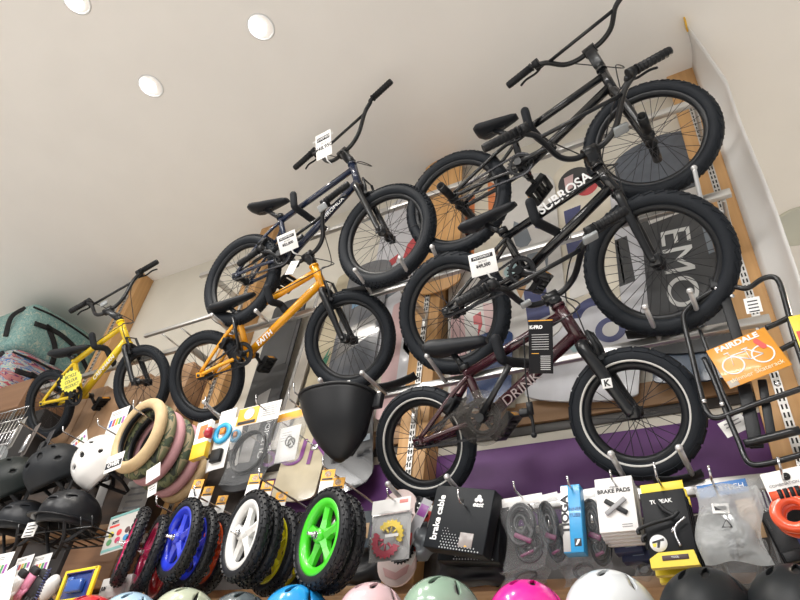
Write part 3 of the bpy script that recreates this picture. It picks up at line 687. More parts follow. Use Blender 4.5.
board('orange-backed wooden board seen through the topmost rear wheel', (444, 158), (438, 292), .25, 2.10, wood('deck_maple', (.60, .31, .10), (.70, .40, .16), 'Z', 4), [], tip=.2)
board('tall sand-coloured board with green scrawl and purple lettering behind the orange wheel', (358, 270), (291, 502), .27, 2.18, G_SAND, [('poly', G_GRN, [(-.45, .12), (-.25, .22), (-.3, .1), (-.15, .18), (-.25, -.02), (-.3, .06)]), ('poly', G_GRN, [(-.2, .02), (.1, .02), (.18, -.14), (.0, -.18), (.05, -.25), (.2, -.36), (.12, -.36), (-.06, -.24), (-.06, -.12), (.08, -.12), (.05, -.03), (-.2, -.03)]), ('text', G_PUR, 'SUN', .20, -.25, -.66, 0.), ('poly', G_PUR, [(.5, -.2), (.75, -.14), (.7, -.42), (.5, -.38)]), ('poly', G_PUR, [(.4, .85), (.9, .7), (.8, .5), (.5, .62)])], tip=.14)
board('silver-edged narrow board left of the sand-coloured one', (326, 285), (276, 450), .09, 2.17, mat('board_edge', (.6, .56, .5), .3, metal=.2), [('poly', G_SIL, [(-1, .9), (-.5, .9), (-.5, -.9), (-1, -.9)])], tip=.1)
board('dark grey board with pale side lettering below the orange pedal', (292, 300), (236, 492), .25, 2.15, mat('board_charcoal', (.05, .052, .056), .45), [('poly', flat('board_charcoal_pale', (.35, .34, .33)), [(-.3, -.1), (.35, -.05), (.3, -.75), (-.35, -.75)]), ('text', TEXTW, 'OUTSIDE', .045, .82, -.55, -PI/2), ('poly', G_DK, [(-.7, .9), (.8, .9), (.8, .2), (-.6, .2)])], tip=.2)
board('black wide board with a pale disc below the black basket', (350, 405), (347, 492), .27, 2.14, mat('board_black_gloss', (.016, .017, .02), .2, coat=.6), [('disc', G_LG, (.25, .05, .2, .17)), ('poly', G_GR, [(-.8, .22), (.9, .12), (.9, -.02), (-.8, .0)])], tip=.25)
# cream panel between timber rail boards
for (lab, a_, b_, wd, m_) in (('narrow cream wall strip right of the blue glossy board', (516, 330), (510, 408), .045, G_CR), ('narrow cream strip behind the white-lettered front wheel', (640, 205), (656, 352), .085, G_BE), ('narrow cream strip by the hanging orange wheel', (392, 300), (381, 430), .08, G_CR)):
    board(lab, a_, b_, wd, 2.205, m_, cat='wall strip', name='wall_strip', tip=.02)
# ------------------------------------------------------------------ light
w = bpy.data.worlds.new('shop_light'); bpy.context.scene.world = w; w.use_nodes = True
w.node_tree.nodes['Background'].inputs[0].default_value = (1., .985, .97, 1); w.node_tree.nodes['Background'].inputs[1].default_value = .30
def area(loc, sx, sy, e, col=(1, .98, .955), rot=(0, 0, 0)):  # rectangular fill lamps added out of view for highlights and floor bounce
    l = bpy.data.lights.new('added_fill_panel', 'AREA'); l.shape = 'RECTANGLE'; l.size = sx; l.size_y = sy; l.energy = e; l.color = col
    o = bpy.data.objects.new('added_fill_panel', l); C.objects.link(o); o.location = loc; o.rotation_euler = rot
area((-2.6, -.9, CEIL-.02), 1.2, .4, 34)
area((-.5, -.9, CEIL-.02), 1.2, .4, 34)
area((-1.0, -3.4, CEIL-.02), 3.5, .5, 260)
area((-5.2, -2.4, CEIL-.02), 1.2, .5, 100)
area((1.6, 4.6, CEIL-.02), .8, .8, 170, (1., .86, .66))  # added warm lamp that brightens the ceiling beyond the white sheet
sc = bpy.context.scene
sc.view_settings.view_transform = 'Standard'; sc.view_settings.look = 'None'; sc.view_settings.gamma = 1.; sc.view_settings.use_curve_mapping = False; sc.view_settings.exposure = .54
sc.cycles.use_denoising = True
sc.cycles.max_bounces = 8; sc.cycles.transparent_max_bounces = 24
# ------------------------------------------------------------------ helpers for goods
def quad(name, label, cat, TL, TR, BL, Y, group=None, YR=None, YB=None):
    """a flat-fronted article whose front corners appear at TL, TR, BL; local x right, z up, front at y = 0"""
    a, b_, c = at(*TL, Y), at(*TR, YR or Y), at(*BL, YB or Y)
    M = basis(b_-a, a-c); t = thing(name, label, cat, (b_+c)/2, M, group)
    return t, (b_-a).length, (a-c).length
def card(p, nm, w, h, m, c=(0, 0, 0), th=.0012, r=.002):
    q = MB(); q.rbox((c[0], c[1]+th/2, c[2]), (w/2, th/2, h/2), min(r, th*.45)); return q.build(nm, m, p)
def lines(p, nm, m, x0, x1, zs, y, th):
    q = MB()
    for z in zs: q.box(((x0+x1)/2, y, z), (abs(x1-x0)/2, .0004, th/2))
    return q.build(nm, m, p)
def hook(label, tip, Y, Yb, up=.02, r=.0032):
    """wire display hook running out from the wall fittings"""
    p = at(*tip, Y); q = MB(); L = Yb-Y
    q.tube([p+Vector((0, -.004, up)), p+Vector((0, 0, up*.5)), p+Vector((0, .01, 0)), p+Vector((0, L*.5, 0)), p+Vector((0, L, 0))], r, 8)
    q.sphere(p+Vector((0, -.004, up)), (r*1.25,)*3, u=8, v=6); q.rbox(p+Vector((0, L, -.004)), (.018, .003, .014), .002)
    return tag(q.build('display_hook', STEEL), label, 'hook', 'wire display hooks')
def on_bike(k, px, py, yo=0.):
    f = FO[k]; d = f['M'].transposed() @ ray(px, py); o = f['M'].transposed() @ (f['o']-Vector((0, 0, CZ)))
    t = (o.y+yo)/d.y; return f['M'] @ (d*t)+Vector((0, 0, CZ))
def pouch(p, nm, w, h, d, m, c=(0, 0, 0), seed=1):
    """puffed, crinkled plastic bag"""
    rnd = random.Random(seed); ph = [rnd.uniform(0, 6) for _ in range(6)]
    q = MB()
    for sgn in (-1, 1):
        def fn(u, v):
            x = (u-.5)*w; z = (v-.5)*h; e = max(0., (1-abs(2*u-1)**4)*(1-abs(2*v-1)**4))
            y = sgn*d*.5*e**.6*(1+.25*math.sin(u*9+v*5+ph[0])+.2*math.sin(v*13-u*4+ph[1]))
            return (c[0]+x+.01*math.sin(v*7+ph[2])*abs(2*u-1), c[1]+y, c[2]+z+.006*math.sin(u*8+ph[3]))
        q.grid(fn, 12, 14)
    return q.build(nm, m, p)
def coil(p, nm, rx, rz, n, r, m, c=(0, 0, 0), seed=2, lo=.86):
    rnd = random.Random(seed); pts = []
    for i in range(n):
        a = rnd.uniform(-.12, .12); k1 = rnd.uniform(lo, 1.05); oy = rnd.uniform(-.012, .012)
        for j in range(14): t = 2*PI*j/14; pts.append((c[0]+rx*k1*math.cos(t+a), c[1]+oy, c[2]+rz*k1*math.sin(t+a)))
    q = MB(); q.tube(spline(pts, 2), r, 6); return q.build(nm, m, p)
# ------------------------------------------------------------------ tags on the bicycles
def price_tag(label, TL, TR, BL, P, price, small=''):
    def pt(px): return on_bike(P[0], px[0], px[1], P[1])
    a, b_, c = pt(TL), pt(TR), pt(BL); M = basis(b_-a, a-c); t = thing('price_tag', label, 'price tag', (b_+c)/2, M, 'white price tags on the bicycles'); w = (b_-a).length; h = (a-c).length
    card(t, 'card', w, h, WHITE); card(t, 'header_band', w*.82, h*.17, INK, (0, -.0006, h*.27), .0008)
    text('MOVEMENT', h*.13, TEXTW, t, (0, -.0012, h*.27), squash=1.15); text(price, h*.2, INK, t, (0, -.0008, -h*.10), bold=.0006); text(small or 'BICYCLE', h*.1, INKG, t, (0, -.0008, h*.08))
    q = MB(); q.tube([(w*.1, .0, -h*.42), (w*.12, .01, -h*.62), (w*.25, .03, -h*.75)], .004, 8); q.build('tag_clip', mat('clear_clip', (.75, .76, .76), .2), t)
    return t
price_tag('white price tag hanging on the handlebar of the dark blue bicycle', (312, 139), (327, 131), (320, 159), ('C', -.10), '¥48,950', 'SALE')
price_tag('white price tag hanging beside the orange bicycle\'s stem', (275, 238), (293, 230), (282, 254), ('B', -.13), '¥52,800')
price_tag('white price tag hanging above the white-lettered bicycle\'s rear wheel', (467, 256), (493, 248), (473, 278), ('E', -.26), '¥49,500')
def paper(label, TL, TR, BL, Y, m=WHITE, nlines=3, name='paper_label', cat='label', group=None, ink=INKG):
    t, w, h = quad(name, label, cat, TL, TR, BL, Y, group)
    card(t, 'card', w, h, m); lines(t, 'printed_lines', ink, -w*.32, w*.32, [h*(.25-.22*i) for i in range(nlines)], -.0006, h*.07); return t
a_ = on_bike('B', 292, 268, -.12)
paper('tiny blank tag dangling below the orange bicycle\'s price tag', (289, 262), (297, 261), (287, 274), a_.y, nlines=1)
paper('white barcode tag hanging on the black carrier rack', (743, 299), (759, 296), (747, 314), 1.80, nlines=4, ink=INK)
# yellow starburst tag of the small yellow bicycle
cA = on_bike('A', 71, 381, -.10); t = thing('starburst_tag', 'yellow starburst tag with handwriting on the small yellow bicycle', 'tag', cA, FO['A']['M'] @ Matrix.Rotation(-.12, 3, 'Y'))
q = MB(); q.prism([(.082*(1.06 if i % 2 else .94)*math.cos(2*PI*i/36)*1.15, .062*(1.08 if i % 2 else .92)*math.sin(2*PI*i/36)) for i in range(36)], -.001, .001); q.build('card', mat('starburst_yellow', (.87, .80, .12), .5), t)
for i, s_ in enumerate(('BICYCLE', 'COLOUR', 'PRODUCT')): text(s_, .027, mat('pen_ink', (.10, .12, .10), .6), t, (0, -.0016, .030-.03*i), shear=.3)
# black leaflet on the small maroon bicycle
pt = lambda x, y: on_bike('F', x, y, -.12)
a, b_, c = pt(523, 321), pt(547, 320), pt(534, 373); M = basis(b_-a, a-c); t = thing('spec_leaflet', 'black leaflet with small white print hanging on the maroon bicycle', 'leaflet', (b_+c)/2, M); w = (b_-a).length; h = (a-c).length
card(t, 'card', w, h, mat('leaflet_black', (.006, .006, .008), .45, spec=.2), th=.004); card(t, 'top_stripe', w, h*.02, ORANGE, (0, -.0006, h*.485), .0008); text('K-PRO', h*.085, TEXTW, t, (-w*.18, -.0008, h*.36), bold=.001)
lines(t, 'printed_lines', mat('leaflet_print', (.5, .5, .5), .6), -w*.36, w*.34, [h*(.22-.045*i) for i in range(7)], -.0006, h*.012); lines(t, 'printed_columns', mat('leaflet_print', (.5, .5, .5), .6), -.0, w*.40, [h*(-.18-.035*i) for i in range(8)], -.0006, h*.014); card(t, 'gold_line', w*.3, h*.012, ORANGE, (-w*.22, -.0006, -h*.13), .0008)
# loose hand lever dangling on its cable from the maroon bicycle
q = MB(); p0, p1, p2, p3 = [on_bike('F', x, y, -.10) for x, y in ((524, 338), (526, 380), (529, 402), (534, 435))]
q.tube(spline([p0, p1, p2], 6), .003, 6); q.tube([p2, p2.lerp(p3, .4)], .011, 10); q.tube(spline([p2.lerp(p3, .2)+Vector((-.03, 0, 0)), p2.lerp(p3, .45), p3], 6), [.008]*7+[.006]*6, 8); q.sphere(p3, (.010,)*3)
q.rbox(p2.lerp(p3, .3)+Vector((-.022, 0, .0)), (.016, .012, .012), .004)
tag(q.build('brake_lever', PLASTIC), 'loose black hand lever dangling on a cable below the black leaflet', 'brake lever')
# ------------------------------------------------------------------ carrier rack with its orange card
YK = 1.82
t = thing('carrier_rack', 'black tubular skateboard carrier rack hanging right of the maroon front wheel', 'carrier rack', at(740, 360, YK), None)
o_ = t.location
def T(pts, r=.0085, y=YK, closed=False): return spline([at(x, y_, y)-o_ for x, y_ in pts], 5, closed), r
q = MB(); pl, r = T([(716, 289), (697, 300), (685, 312), (684, 322), (691, 352), (699, 385), (706, 410), (716, 418), (735, 412), (762, 402), (800, 389), (830, 378)]); q.tube(pl, r, 10)
pl, r = T([(724, 285), (736, 287), (748, 288), (762, 279), (773, 277), (780, 284), (788, 312), (793, 332), (802, 360), (815, 400), (825, 440)]); q.tube(pl, r, 10); q.build('outer_tube', BLACK, t)
q = MB(); pl, r = T([(766, 328), (780, 322), (792, 316)]); q.tube(pl, r, 10); pl, r = T([(780, 350), (792, 344), (800, 340)]); q.tube(pl, r, 10)
pl, r = T([(704, 358), (716, 385), (726, 412), (738, 440), (748, 462), (765, 464), (800, 455), (828, 447)]); q.tube(pl, .008, 10)
pl, r = T([(700, 330), (722, 390), (733, 415)]); q.tube(pl, .006, 8); pl, r = T([(744, 444), (800, 430)]); q.tube(pl, .012, 10); q.build('inner_tube', BLACK, t)
q = MB()
for (a_, b_, wd, m) in (((721, 284), (738, 340), .016, 0), ((744, 385), (757, 448), .018, 0), ((762, 380), (772, 440), .012, 0)):
    A, B = at(*a_, YK+.015)-o_, at(*b_, YK+.015)-o_; ax = (B-A); q = MB(); q.rbox((A+B)/2, (wd, .006, ax.length/2), .003, basis((ax.z, 0, -ax.x), ax)); q.build('mount_bar', PLASTIC, t)
q = MB()
for (x, y_) in ((728, 284), (732, 296), (704, 401), (722, 404), (778, 384), (716, 288)): q.sphere(at(x, y_, YK-.012)-o_, (.008, .006, .008), u=10, v=8)
q.build('bolts', STEEL, t)
q = MB(); A = at(722, 284, YK)-o_; q.rbox(A, (.036, .02, .022), .005); q.build('top_clamp', PLASTIC, t)
t, w, h = quad('product_card', 'orange card with a white bicycle drawing on the carrier rack', 'card', (706, 351), (764, 327), (730, 389), YK-.025)
card(t, 'card', w, h, mat('card_orange', (.70, .29, .02), .35, coat=.2)); text('FAIRDALE', h*.17, TEXTW, t, (-.01*w, -.001, h*.40), squash=1.15, bold=.0008); text('skinnier Skaterack', h*.14, mat('card_cream_print', (.86, .72, .48), .5), t, (w*.0, -.001, -h*.36))
q = MB(); wr = h*.21
for cx in (-.25, .24): q.lathe([(wr, -.0012), (wr*.86, -.0012), (wr*.86, -.0003), (wr, -.0003)], n=32, c=(cx*w, 0, -.05*h), closed=True)
A = Vector((-.25*w, -.0008, -.05*h)); Bk = Vector((.24*w, -.0008, -.05*h)); bb = Vector((.03*w, -.0008, -.06*h)); sd = Vector((.04*w, -.0008, .21*h)); hd = Vector((-.21*w, -.0008, .17*h))
for a_, b_ in ((A, hd), (hd, bb), (bb, sd), (bb, Bk), (sd, Bk), (hd, Vector((.035*w, -.0008, .15*h))), (sd+Vector((-.05*w, 0, .0)), sd+Vector((.05*w, 0, 0))), (hd, hd+Vector((-.02*w, 0, .09*h))), (hd+Vector((-.08*w, 0, .09*h)), hd+Vector((.0*w, 0, .09*h)))): q.tube([a_, b_], .0022, 6, flat=.4)
q.build('bicycle_drawing', TEXTW, t)
q = MB(); n = 12; pts = [(.045*w*math.cos(PI*i/n), .09*h+.045*w*math.sin(PI*i/n)) for i in range(n+1)]+[(.045*w*math.cos(PI+PI*i/n), -.09*h+.045*w*math.sin(PI+PI*i/n)) for i in range(n+1)]
Mr = Matrix.Rotation(-.35, 3, 'Y'); q.prism(pts, -.0016, -.0004, Mr, (.29*w, 0, .18*h)); q.build('skateboard_drawing', mat('card_red', (.72, .07, .06), .5), t)
card(t, 'grey_corner', w*.16, h*.16, mat('card_grey', (.42, .38, .33), .5), (-w*.41, -.0007, -h*.41), .0008)
t, w, h = quad('product_card', 'yellow and red card cut off by the right edge of the photo', 'card', (793, 316), (812, 312), (801, 365), 1.78); card(t, 'card', w, h, mat('card_yellow', (.80, .62, .06), .4)); text('K', h*.4, mat('card_red', (.72, .07, .06), .5), t, (0, -.001, 0), bold=.002)
paper('crumpled white paper tag behind the carrier rack', (717, 424), (740, 413), (728, 438), 1.86, nlines=2)
# ------------------------------------------------------------------ goods hanging low on the right
YG = 1.80
def stack(n, name, labels, cat, TL, TR, BL, Y, dy, build, group):
    out = []
    for i in range(n):
        if i == 0: t, w, h = quad(name, labels[0], cat, TL, TR, BL, Y, group); build(t, w, h); t0 = t
        else:
            t = copy_tree(t0); t.location = t0.location+Vector((random.uniform(-.001, .001), dy*i, -.004*i)); t['label'] = labels[i] if i < len(labels) else labels[-1]
        out.append(t)
    return out
# brake pads cartons
def pads(t, w, h):
    q = MB(); q.rbox((0, .007, 0), (w/2, .0068, h/2), .0015); q.build('carton', WHITE, t)
    text('BRAKE PADS', h*.105, INK, t, (-.02*w, -.001, h*.24), bold=.0004, squash=1.0); text('alligator', h*.05, INKG, t, (0, -.001, h*.32))
    for sg, m in ((-1, mat('pad_grey', (.30, .30, .31), .5)), (1, PLASTIC)):
        q = MB(); q.rbox((0, -.004-.003*(sg < 0), -h*.06), (.036, .003, .007), .002, Matrix.Rotation(sg*.62, 3, 'Y')); q.build('brake_pad', m, t)
    lines(t, 'printed_lines', INKG, w*.1, w*.36, [-h*.38, -h*.42], -.0006, h*.012)
stack(5, 'brake_pad_carton', ['white BRAKE PADS carton at the front of its hook', 'white brake pad carton second from the front on its hook', 'white brake pad carton in the middle of the stack on its hook', 'white brake pad carton second from the back on its hook', 'white brake pad carton hindmost on its hook'], 'carton', (592, 480), (629, 475.5), (602, 533), YG, .016, pads, 'white brake pad cartons')
hook('wire hook through the white brake pad cartons', (611, 478), YG-.05, 2.0)
for i, (TL, TR, BL, lb) in enumerate((((612, 542), (640, 539), (616, 553), 'small navy carton under the white brake pad cartons, upper one'), ((620, 549), (648, 546), (623, 562), 'small navy carton under the white brake pad cartons, lower one'))):
    t, w, h = quad('navy_carton', lb, 'carton', TL, TR, BL, 1.88+.03*i, 'navy cartons'); q = MB(); q.rbox((0, .02, 0), (w/2, .02, h/2), .002); q.build('carton', mat('navy_carton', (.02, .03, .09), .4), t); lines(t, 'printed_lines', mat('pale_blue_print', (.3, .38, .5), .5), -w*.1, w*.3, [h*.1, -h*.1], -.0006, h*.06)
# blue and silver inner tube box
t, w, h = quad('tube_box', 'slim blue and silver inner tube box left of the brake pads', 'box', (558, 486), (577, 484), (566, 553), YG-.02)
q = MB(); q.rbox((0, .02, 0), (w/2, .02, h/2), .002); bx = q.build('carton', mat('box_cyan', (.02, .30, .62), .35, coat=.2), t); card(bx, 'silver_panel', w*.36, h*.97, mat('box_silver', (.55, .54, .53), .3, metal=.5), (-w*.31, -.0007, 0), .0008)
text('TIOGA', w*.52, INK, bx, (-w*.31, -.0016, h*.05), Matrix.Rotation(-PI/2, 3, 'Y'), bold=.0012, squash=1.2); text('INNER', h*.07, mat('box_dark_blue', (.02, .08, .25), .5), bx, (w*.18, -.001, h*.12), squash=1.); text('TUBE', h*.07, mat('box_dark_blue', (.02, .08, .25), .5), bx, (w*.18, -.001, h*.03))
card(bx, 'logo_panel', w*.34, h*.11, INK, (w*.24, -.0007, -h*.36), .0008); q = MB(); q.prism([(w*.12, -h*.40), (w*.24, -h*.32), (w*.36, -h*.32), (w*.30, -h*.36), (w*.20, -h*.40)], -.002, -.0012); q.build('logo', TEXTW, bx)
hook('wire hook above the blue inner tube box', (568, 484), YG-.06, 2.0)
# cable pouches
def cable_bag(t, w, h, seed=3, tint=CLEARF, hdr=True):
    if hdr: card(t, 'header_card', w, h*.13, WHITE, (0, -.001, h*.45)); 
    coil(t, 'cable_coil', w*.30, h*.28, 20, .0056, mat('cable_grey', (.016, .017, .019), .35), (-w*.05, .0, h*.09), seed, .35); coil(t, 'spare_coil', w*.30, h*.20, 14, .005, mat('cable_grey', (.016, .017, .019), .35), (w*.05, .012, -h*.2), seed+4, .3)
    q = MB(); q.rbox((0, -.018, -h*.12), (w*.22, .004, h*.035), .003, Matrix.Rotation(.5, 3, 'Y')); q.rbox((w*.05, -.01, -h*.32), (w*.16, .004, h*.02), .003, Matrix.Rotation(-.3, 3, 'Y')); q.build('cable_ties', mat('magenta_tie', (.14, .012, .07), .4), t)
    pouch(t, 'clear_bag', w, h*.95, .05, tint, (0, 0, -h*.03), seed)
for i, (TL, TR, BL, Y, lb) in enumerate((((505, 500), (540, 494), (508, 571), YG, 'clear bag of black cables with a white header, next to the black boxes'), ((541, 497), (562, 492), (540, 570), YG+.05, 'clear bag of black cables half hidden left of the blue box'), ((576, 492), (600, 488), (590, 572), YG+.06, 'clear bag of black cables between the blue box and brake pads'))):
    t, w, h = quad('cable_bag', lb, 'bag', TL, TR, BL, Y, 'clear bags of cables'); cable_bag(t, w*1.15, h, 5+i)
hook('wire hook holding the bag of cables next to the black boxes', (514, 489), YG-.07, 2.0)
for lb, TL, TR, BL, Y, sd in (('flat empty clear bag end below the cable bags', (500, 572), (545, 562), (505, 590), 1.9, 21), ('crumpled clear bag lying at the shelf below the blue box', (560, 556), (605, 556), (565, 588), 1.93, 22), ('clear crinkled bag below the navy cartons', (632, 560), (655, 556), (634, 582), 1.95, 23)):
    t, w, h = quad('clear_bag', lb, 'bag', TL, TR, BL, Y); pouch(t, 'film', w, h, .05, CLEARF2, seed=sd); coil(t, 'dark_contents', w*.25, h*.25, 3, .004, CABLE, seed=sd)
# black and yellow lever cartons
def lever_pack(t, w, h):
    q = MB(); q.rbox((0, .008, .0), (w/2, .008, h*.42), .003); b0 = q.build('card', mat('pack_black', (.006, .007, .009), .45, spec=.2), t)
    card(t, 'hang_tab', w*.96, h*.13, YEL, (w*.03, .002, h*.455)); q = MB(); q.prism([(-w*.5, -h*.36), (-w*.30, -h*.30), (w*.44, -h*.30), (w*.5, -h*.46), (-w*.5, -h*.46)], -.014, .006); tr = q.build('yellow_tray', YEL, t); card(tr, 'window', w*.55, h*.055, mat('pack_dark_red', (.05, .02, .02), .5), (w*.04, -.0152, -h*.365), .001); text('TOOL', h*.03, TEXTW, tr, (w*.04, -.017, -h*.365))
    text('TOPEAK', h*.065, TEXTW, b0, (-w*.05, -.001, h*.29), bold=.0004); q = MB(); q.lathe([(.001, -.0016), (w*.19, -.0016), (w*.19, -.0002), (.001, -.0002)], n=32, c=(-w*.27, 0, -h*.18)); lg = q.build('logo_disc', TEXTW, t)
    q = MB(); q.prism([(-w*.40, -h*.16), (-w*.14, -h*.13), (-w*.14, -h*.16), (-w*.22, -h*.16), (-w*.26, -h*.23), (-w*.31, -h*.23), (-w*.29, -h*.17), (-w*.40, -h*.18)], -.0026, -.0014); q.build('logo_letter', INK, lg); q = MB(); q.prism([(-w*.40, -h*.185), (-w*.31, -h*.18), (-w*.33, -h*.22), (-w*.39, -h*.22)], -.0026, -.0014); q.build('logo_mark', YEL, lg)
    q = MB(); q.tube(spline([(-w*.62, -.022, -h*.09), (-w*.6, -.022, -h*.03), (-w*.25, -.022, h*.02), (w*.15, -.022, h*.06), (w*.3, -.02, h*.12)], 5), .0055, 8); q.tube(spline([(-w*.12, -.02, h*.28), (-w*.0, -.02, h*.16), (w*.2, -.02, h*.08)], 5), .006, 8); q.build('lever', PLASTIC, t)
    q = MB(); q.tube(spline([(w*.42, -.02, h*.05), (w*.2, -.02, -h*.03), (w*.14, -.02, -h*.12), (w*.2, -.02, -h*.26)], 5), .003, 8); q.tube([(w*.14, -.02, -h*.04), (w*.08, -.02, -h*.11)], .003, 8); q.build('steel_wire', STEEL, t)
stack(3, 'lever_pack', ['black and yellow lever pack at the front of its hook, with a round white logo', 'black and yellow lever pack behind the front one, its yellow tray showing', 'hindmost black and yellow lever pack, lowest yellow tray'], 'pack', (639, 487), (683, 481), (652, 574), YG-.02, .05, lever_pack, 'black and yellow lever packs')
hook('wire hook holding the black and yellow lever packs', (656, 476), YG-.09, 2.0, .035)
# cloudy bag with barcode label
t, w, h = quad('parts_bag', 'cloudy plastic parts bag with a barcode label and recycling triangle', 'bag', (689, 487), (752, 484), (706, 563), YG-.02)
q = MB(); q.tube(spline([(-w*.28, .01, h*.2), (-w*.1, .0, h*.02), (w*.0, .01, -h*.1), (w*.2, .0, .0), (w*.32, .01, -h*.2)], 5), .009, 8); q.tube(spline([(-w*.05, .01, h*.3), (w*.1, .0, h*.1), (w*.25, .01, -h*.1), (w*.1, 0, -h*.3)], 5), .007, 8); q.rbox((0, 0, -h*.32), (w*.06, .008, h*.1), .003); q.build('grey_fitting', mat('grey_fitting', (.22, .23, .24), .45), t)
bg = pouch(t, 'cloudy_bag', w, h, .06, film('cloudy_film2', (.62, .64, .64), .38, .2), seed=31); card(t, 'barcode_label', w*.26, h*.13, WHITE, (-w*.08, -.033, h*.13), .001); lines(t, 'barcode', INK, -w*.17, w*.01, [h*.13], -.0345, h*.05)
q = MB(); c0 = (-w*.02, -.034, -h*.08); tri = [Vector((c0[0]+w*.085*math.cos(a), c0[1], c0[2]+w*.085*math.sin(a))) for a in (PI/2, PI/2+2*PI/3, PI/2+4*PI/3)]; q.tube(tri, .0022, 6, closed=True); q.build('recycling_mark', INK, t)
hook('wire hook holding the cloudy parts bag', (711, 478), YG-.09, 2.0, .03)
t, w, h = quad('header_card', 'blue header card peeking out above the cloudy parts bag', 'card', (697, 486), (746, 478), (699, 499), YG+.06); card(t, 'card', w, h, mat('card_blue', (.03, .16, .45), .4)); text('RTECH', h*.55, TEXTW, t, (w*.18, -.001, 0))
t, w, h = quad('parts_bag', 'clear bag with a grey cable loop below the cloudy parts bag', 'bag', (710, 545), (762, 540), (722, 594), 1.88); coil(t, 'grey_loop', w*.34, h*.5, 4, .005, mat('loop_grey', (.16, .16, .15), .5), (0, 0, h*.05), 41); pouch(t, 'clear_bag', w, h, .04, CLEARF2, seed=42)
t, w, h = quad('parts_bag', 'narrow clear bag of grey strips right of the cloudy parts bag', 'bag', (752, 480), (771, 477), (770, 572), 1.86); q = MB()
for i in range(3): q.rbox((-w*.2+w*.2*i, .004*i, -h*.02), (w*.06, .003, h*.4), .002)
q.build('grey_strips', mat('strip_grey', (.24, .24, .24), .4), t); pouch(t, 'clear_bag', w, h, .03, CLEARF, seed=44)
card_t, w, h = quad('kraft_card', 'brown kraft card behind the clear bags on the right', 'card', (738, 500), (757, 497), (744, 540), 1.97); card(card_t, 'card', w, h, wood('kraft', (.42, .27, .14), (.48, .31, .17), 'X', 3))
# combination lock on its white card
t, w, h = quad('lock_card', 'white card holding the orange-red combination lock at the right edge', 'card', (763, 474), (812, 463), (772, 512), YG-.02); card(t, 'card', w, h, WHITE, th=.002); q = MB(); q.lathe([(.001, -.002), (.010, -.002), (.010, 0), (.001, 0)], n=20, c=(-w*.02, 0, h*.30)); q.build('punched_hole', M_DARK, t)
text('COMBINATION', h*.10, INKG, t, (-w*.12, -.001, h*.12)); text('∩ ∩ ?', h*.16, INK, t, (-w*.1, -.001, -h*.18))
c0 = at(793, 513, YG-.07); t = thing('combination_lock', 'orange-red coiled combination lock with black number wheels', 'lock', c0)
q = MB(); q.lathe([(.036+.014*math.cos(2*PI*i/14), .013*math.sin(2*PI*i/14)) for i in range(14)], n=40, closed=True); q.lathe([(.035+.014*math.cos(2*PI*i/14), .024+.013*math.sin(2*PI*i/14)) for i in range(14)], n=40, closed=True, c=(.006, 0, -.004)); q.build('coiled_cable', mat('lock_red', (.80, .10, .035), .2, coat=.6), t)
q = MB(); q.tube([(-.038, -.004, .040), (.048, -.004, .052)], .013, 14); q.build('lock_barrel', mat('lock_red', (.80, .10, .035), .2, coat=.6), t)
for i in range(4): q = MB(); p_ = Vector((-.020+.013*i, -.004, .0425+.0018*i)); q.tube([p_, p_+Vector((.0095, 0, .0013))], .015, 16); q.build('number_wheel', PLASTIC, t)
hook('wire hook holding the lock card', (781, 470), YG-.08, 2.0, .03)
t, w, h = quad('boxed_lock', 'black packaged lock hanging below the orange-red lock', 'lock', (768, 512), (812, 500), (776, 568), YG+.04); q = MB(); q.rbox((0, .015, 0), (w/2, .015, h/2), .006); q.rbox((0, -.004, -h*.38), (w*.46, .012, h*.1), .004); q.build('pack', PLASTIC, t); card(t, 'blue_panel', w*.4, h*.3, mat('panel_navy', (.03, .04, .16), .4), (w*.2, -.001, -h*.05), .001)
# black brake cable boxes
def cable_box(t, w, h):
    q = MB(); q.rbox((0, .03, 0), (w/2, .03, h/2), .003); b0 = q.build('carton', mat('box_charcoal', (.009, .011, .014), .5, spec=.22), t); text('brake cable', h*.155, TEXTW, b0, (-w*.35, -.001, -h*.02), Matrix.Rotation(-PI/2, 3, 'Y'), bold=.0008)
    q = MB()
    for i in range(11):
        for j in range(15):
            if i+j*.55 < 7.6: x = -w*.22+w*.68*j/14+(w*.024 if i % 2 else 0); q.box((x, -.0006, -h*.47+h*.042*i), (.0019*(1-.07*i), .0005, .0019*(1-.07*i)), Matrix.Rotation(.78, 3, 'Y'))
    q.build('dot_print', mat('dot_grey', (.50, .52, .54), .5), b0)
    q = MB(); q.rbox((w*.19, -.0008, -h*.32), (w*.11, .0008, h*.11), .0007); q.build('window', mat('window_grey', (.30, .27, .26), .25), b0); q = MB(); q.sphere((w*.20, -.001, -h*.41), (w*.03, .001, h*.015)); q.build('window_glint', ORANGE, b0)
    q = MB()
    for dx, dz in ((0, .03), (-.035, -.02), (.035, -.02)): q.lathe([(w*.034, -.0014), (w*.034, 0), (.001, 0), (.001, -.0014)], n=16, c=(w*.27+dx*w, 0, h*.33+dz*h), closed=True)
    q.prism([(w*.255, h*.30), (w*.285, h*.30), (w*.275, h*.36), (w*.265, h*.36)], -.0014, 0); q.build('logo', TEXTW, b0); text('east', h*.11, TEXTW, b0, (w*.27, -.001, h*.24), bold=.0005, shear=.2); q = MB(); q.rbox((-.02*w, -.001, h*.28), (w*.035, .001, h*.035), .0008); q.build('hang_slot', M_DARK, b0)
a_ = stack(2, 'brake_cable_box', ['black brake cable box with white lettering, front one', 'black brake cable box behind the front one, mostly hidden'], 'box', (439, 485), (497, 490), (421, 546), YG-.05, .085, cable_box, 'black brake cable boxes')
a_[1].rotation_euler.rotate_axis('Y', -.12)
hook('wire hook through the black brake cable boxes', (458, 500), YG-.11, 2.0, .03)
